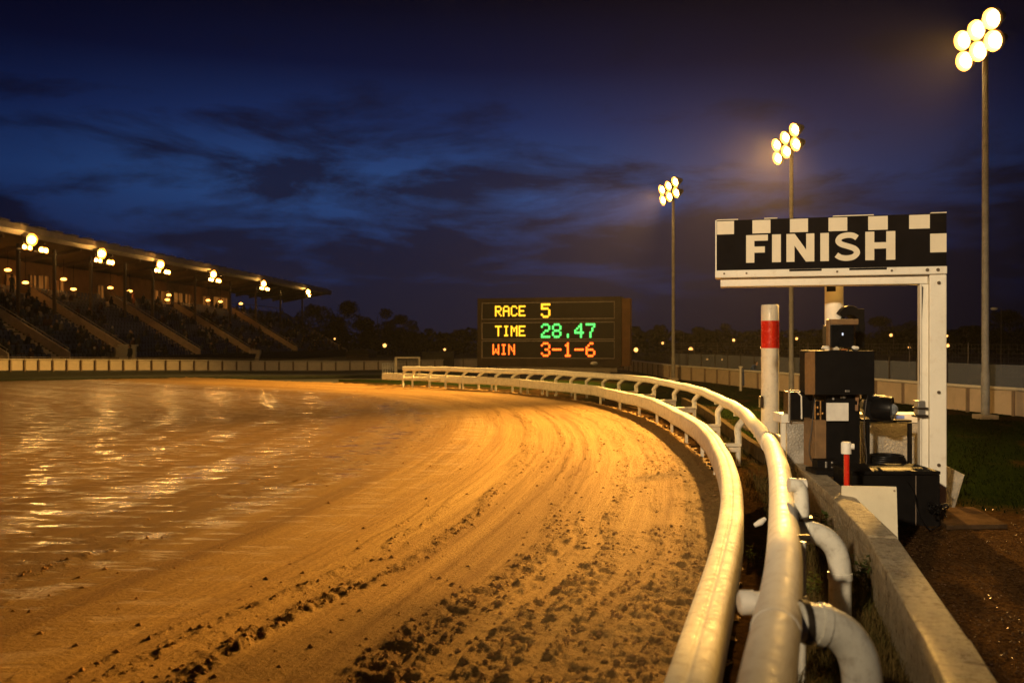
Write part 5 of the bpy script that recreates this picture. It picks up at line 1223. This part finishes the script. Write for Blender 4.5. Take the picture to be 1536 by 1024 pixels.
# street lamps
SLM = [(502,508,150,.18,'faint street lamp before the broadest tree'),(577,518,130,.34,'bright orange street lamp left of the goal frame'),(667,524,150,.24,'lower of a close pair of street lamps left of the scoreboard'),(674,518.5,160,.18,'upper of a close pair of street lamps left of the scoreboard'),
 (954,524.5,120,.36,'bright street lamp hard by the right edge of the scoreboard'),(994,514.5,150,.26,'yellow street lamp just left of the farthest mast'),(1036,524,118,.38,'brightest street lamp, right of the farthest mast'),(1100.5,510,150,.28,'yellow street lamp left of the red banded post'),
 (1195,507.8,150,.26,'street lamp just right of the second mast pole'),(1336.5,502.5,150,.30,'street lamp highest in the gap between round column and gantry post'),(1364,521,150,.24,'lower street lamp close to the gantry post'),(1420.5,503.8,150,.22,'small street lamp at the right edge of the gantry post'),(1421.5,518,130,.32,'bigger street lamp at the right edge of the gantry post, below a smaller one'),
 (1061,538.5,95,.12,'tiny amber lamp low above the balustrade'),(1083,539,95,.12,'tiny amber lamp low above the balustrade beside a post'),(1142,521,140,.2,'street lamp touching the left side of the red banded post')]
for px, py, d, r_, lab in SLM:
    p = at(px, py, d); r = thing('street_lamp', lab, 'street lamp', (p.x, d, 0), 'distant street lamps')
    mb = MB(); mb.tube([(p.x+.5, d+.1, -.15), (p.x+.5, d+.1, p.z+.2), (p.x+.35, d+.05, p.z+.35), (p.x, d, p.z+r_*.6)], [.09,.06,.05,.05], 6); mb.build('pole', mt['dkmetal'], r)
    mb = MB(); mb.ball(p, r_*.8, 10, 7); mb.build('bulb', LAMPS, r)
# two unlit yard lamps beyond the mesh fence
for px, py, d, lab in ((1491, 463, 60, 'pale unlit yard lamp right of the tallest mast'), (1015, 497.5, 62, 'pale unlit yard lamp against the farthest mast')):
    p = at(px, py, d); r = thing('yard_lamp', lab, 'yard lamp', (p.x, d, 0)); mb = MB(); mb.tube([(p.x+.5,d,-.15),(p.x+.5,d,p.z),(p.x+.2,d,p.z+.1)], .035, 6); mb.build('pole', mt['dkmetal'], r)
    mb = MB(); mb.ball(p, .16, 10, 6, 0, (1.6,1,.6)); mb.build('lamp_head', mt['paper'], r)

# ------------------------------------------------------------------ lights
def spot(name, loc, tgt, power, size, blend=.7, col=WARM, rad=.35):
    l = bpy.data.lights.new(name, 'SPOT'); l.energy = power; l.spot_size = math.radians(size); l.spot_blend = blend; l.color = col; l.shadow_soft_size = rad
    o = bpy.data.objects.new(name, l); COL.objects.link(o); o.location = loc; o.rotation_euler = (Vector(tgt)-Vector(loc)).to_track_quat('-Z', 'Y').to_euler(); return o
fo = Vector((-.55, -.25, -.12))
KW_ = 1000
spot('floodlight', masts[0]+fo, (-2.5, 14.5, 0), 30*KW_, 66, 1.0)
spot('floodlight', masts[1]+fo, (1.8, 19.0, 0), 125*KW_, 54, 1.0)
spot('floodlight', masts[2]+fo, (-6.5, 42.0, 0), 125*KW_, 86, 1.0)
for i, c in enumerate(slc):
    spot('floodlight', c+Vector((.9, -.35, -.1)), (-5.0, 16.0, 0), 1.9*KW_, 44, .8, (1, .55, .16))
# two added unseen spots, no masts built: front light on sign and far rail
spot('floodlight', (-7.5, -9.0, 9.5), (4.8, 11.8, 2.4), 22*KW_, 32, 1.0, (1.0, .75, .45))
spot('floodlight', (-26.0, 1.0, 11.0), (5.0, 43.0, .5), 42*KW_, 58, 1.0, (1.0, .57, .16))

# ------------------------------------------------------------------ night sky
w = bpy.data.worlds.new('World'); sc.world = w; w.use_nodes = True; nt = w.node_tree
bg = nt.nodes['Background']; tc = N(nt, 'ShaderNodeTexCoord'); sep = N(nt, 'ShaderNodeSeparateXYZ'); L(nt, tc.outputs['Generated'], sep.inputs[0])
sky = N(nt, 'ShaderNodeTexSky'); sky.sky_type = 'NISHITA'; sky.sun_disc = False; sky.sun_elevation = math.radians(-5.5); sky.sun_rotation = math.radians(160); sky.altitude = 0
z = sep.outputs[2]
grad = ramp(nt, z, [(.0, (.005,.008,.028)), (.10, (.008,.026,.100)), (.175, (.015,.054,.180)), (.24, (.007,.022,.095)), (.30, (.0022,.0055,.031)), (.37, (.0007,.0012,.0070)), (.7, (.001,.0015,.006))])
az = N(nt, 'ShaderNodeVectorMath'); az.operation = 'DOT_PRODUCT'; L(nt, tc.outputs['Generated'], az.inputs[0]); az.inputs[1].default_value = Vector((-.10, .98, .17)).normalized()
azr = ramp(nt, az.outputs['Value'], [(.80, (.20,.21,.26)), (.92, (.50,.52,.60)), (.985, (1,1,1))])
base = mix(nt, 1.0, grad, azr, 'MULTIPLY')
cv_ = N(nt, 'ShaderNodeMapping'); cv_.inputs['Scale'].default_value = (2.0, 2.0, 8.0); cv_.inputs['Location'].default_value = (.35, .2, .0); L(nt, tc.outputs['Generated'], cv_.inputs[0])
cn = N(nt, 'ShaderNodeTexNoise', Scale=2.3, Detail=11.0, Roughness=.62, Distortion=.3); L(nt, cv_.outputs[0], cn.inputs['Vector'])
low = ramp(nt, z, [(.0, (.62,)*3), (.105, (.56,)*3), (.15, (.47,)*3), (.20, (.43,)*3), (.27, (.36,)*3), (.4, (.30,)*3)])
cmask = ramp(nt, math_(nt, 'ADD', math_(nt, 'MULTIPLY', cn.outputs[0], 1.0), math_(nt, 'SUBTRACT', low, .47)), [(.43, (0,0,0)), (.585, (1,1,1))])
ccol = mix(nt, 1.0, ramp(nt, z, [(.0, (.0070,.0078,.0200)), (.12, (.0042,.0062,.0215)), (.22, (.0040,.0065,.0260)), (.4, (.0012,.0018,.0085))]), azr, 'MULTIPLY')
col = mix(nt, math_(nt, 'MULTIPLY', cmask, .88), base, ccol)
sk = mix(nt, .0, col, sky.outputs[0])
addn = nt.nodes.new('ShaderNodeMix'); addn.data_type = 'RGBA'; addn.blend_type = 'ADD'; addn.inputs[0].default_value = .008; L(nt, col, addn.inputs[6]); L(nt, sky.outputs[0], addn.inputs[7])
L(nt, addn.outputs[2], bg.inputs[0]); bg.inputs[1].default_value = 1.0

# ------------------------------------------------------------------ haze
hz_ = MB(); hz_.box2((-190, -30, -1.2), (190, 300, 24)); m = bpy.data.materials.new('night_haze'); m.use_nodes = True; nt = m.node_tree; nt.nodes.clear()
pv = N(nt, 'ShaderNodeVolumePrincipled'); pv.inputs['Color'].default_value = (.85, .8, .75, 1); pv.inputs['Density'].default_value = .00014; pv.inputs['Anisotropy'].default_value = .6
ou = N(nt, 'ShaderNodeOutputMaterial'); L(nt, pv.outputs[0], ou.inputs['Volume'])
tag(hz_.build('haze', m), kind='stuff')

# ------------------------------------------------------------------ camera and render settings
cam = bpy.data.cameras.new('camera'); co = bpy.data.objects.new('camera', cam); COL.objects.link(co); sc.camera = co
co.location = (0, 0, H); co.rotation_euler = (math.pi/2, 0, 0); cam.sensor_width = 36; cam.lens = 36*FP/1536; cam.clip_start = .05; cam.clip_end = 3000
cam.dof.use_dof = True; cam.dof.focus_distance = 12.5; cam.dof.aperture_fstop = 1.6
sc.view_settings.view_transform = 'Standard'; sc.view_settings.look = 'None'; sc.view_settings.exposure = 0; sc.view_settings.gamma = 1
sc.render.engine = 'CYCLES'; cy = sc.cycles
cy.use_denoising = True; cy.max_bounces = 6; cy.diffuse_bounces = 3; cy.glossy_bounces = 3; cy.transmission_bounces = 2; cy.transparent_max_bounces = 8; cy.volume_bounces = 0
cy.sample_clamp_indirect = 3.0; cy.sample_clamp_direct = 40.0; cy.use_light_tree = True; cy.volume_step_rate = 4.0
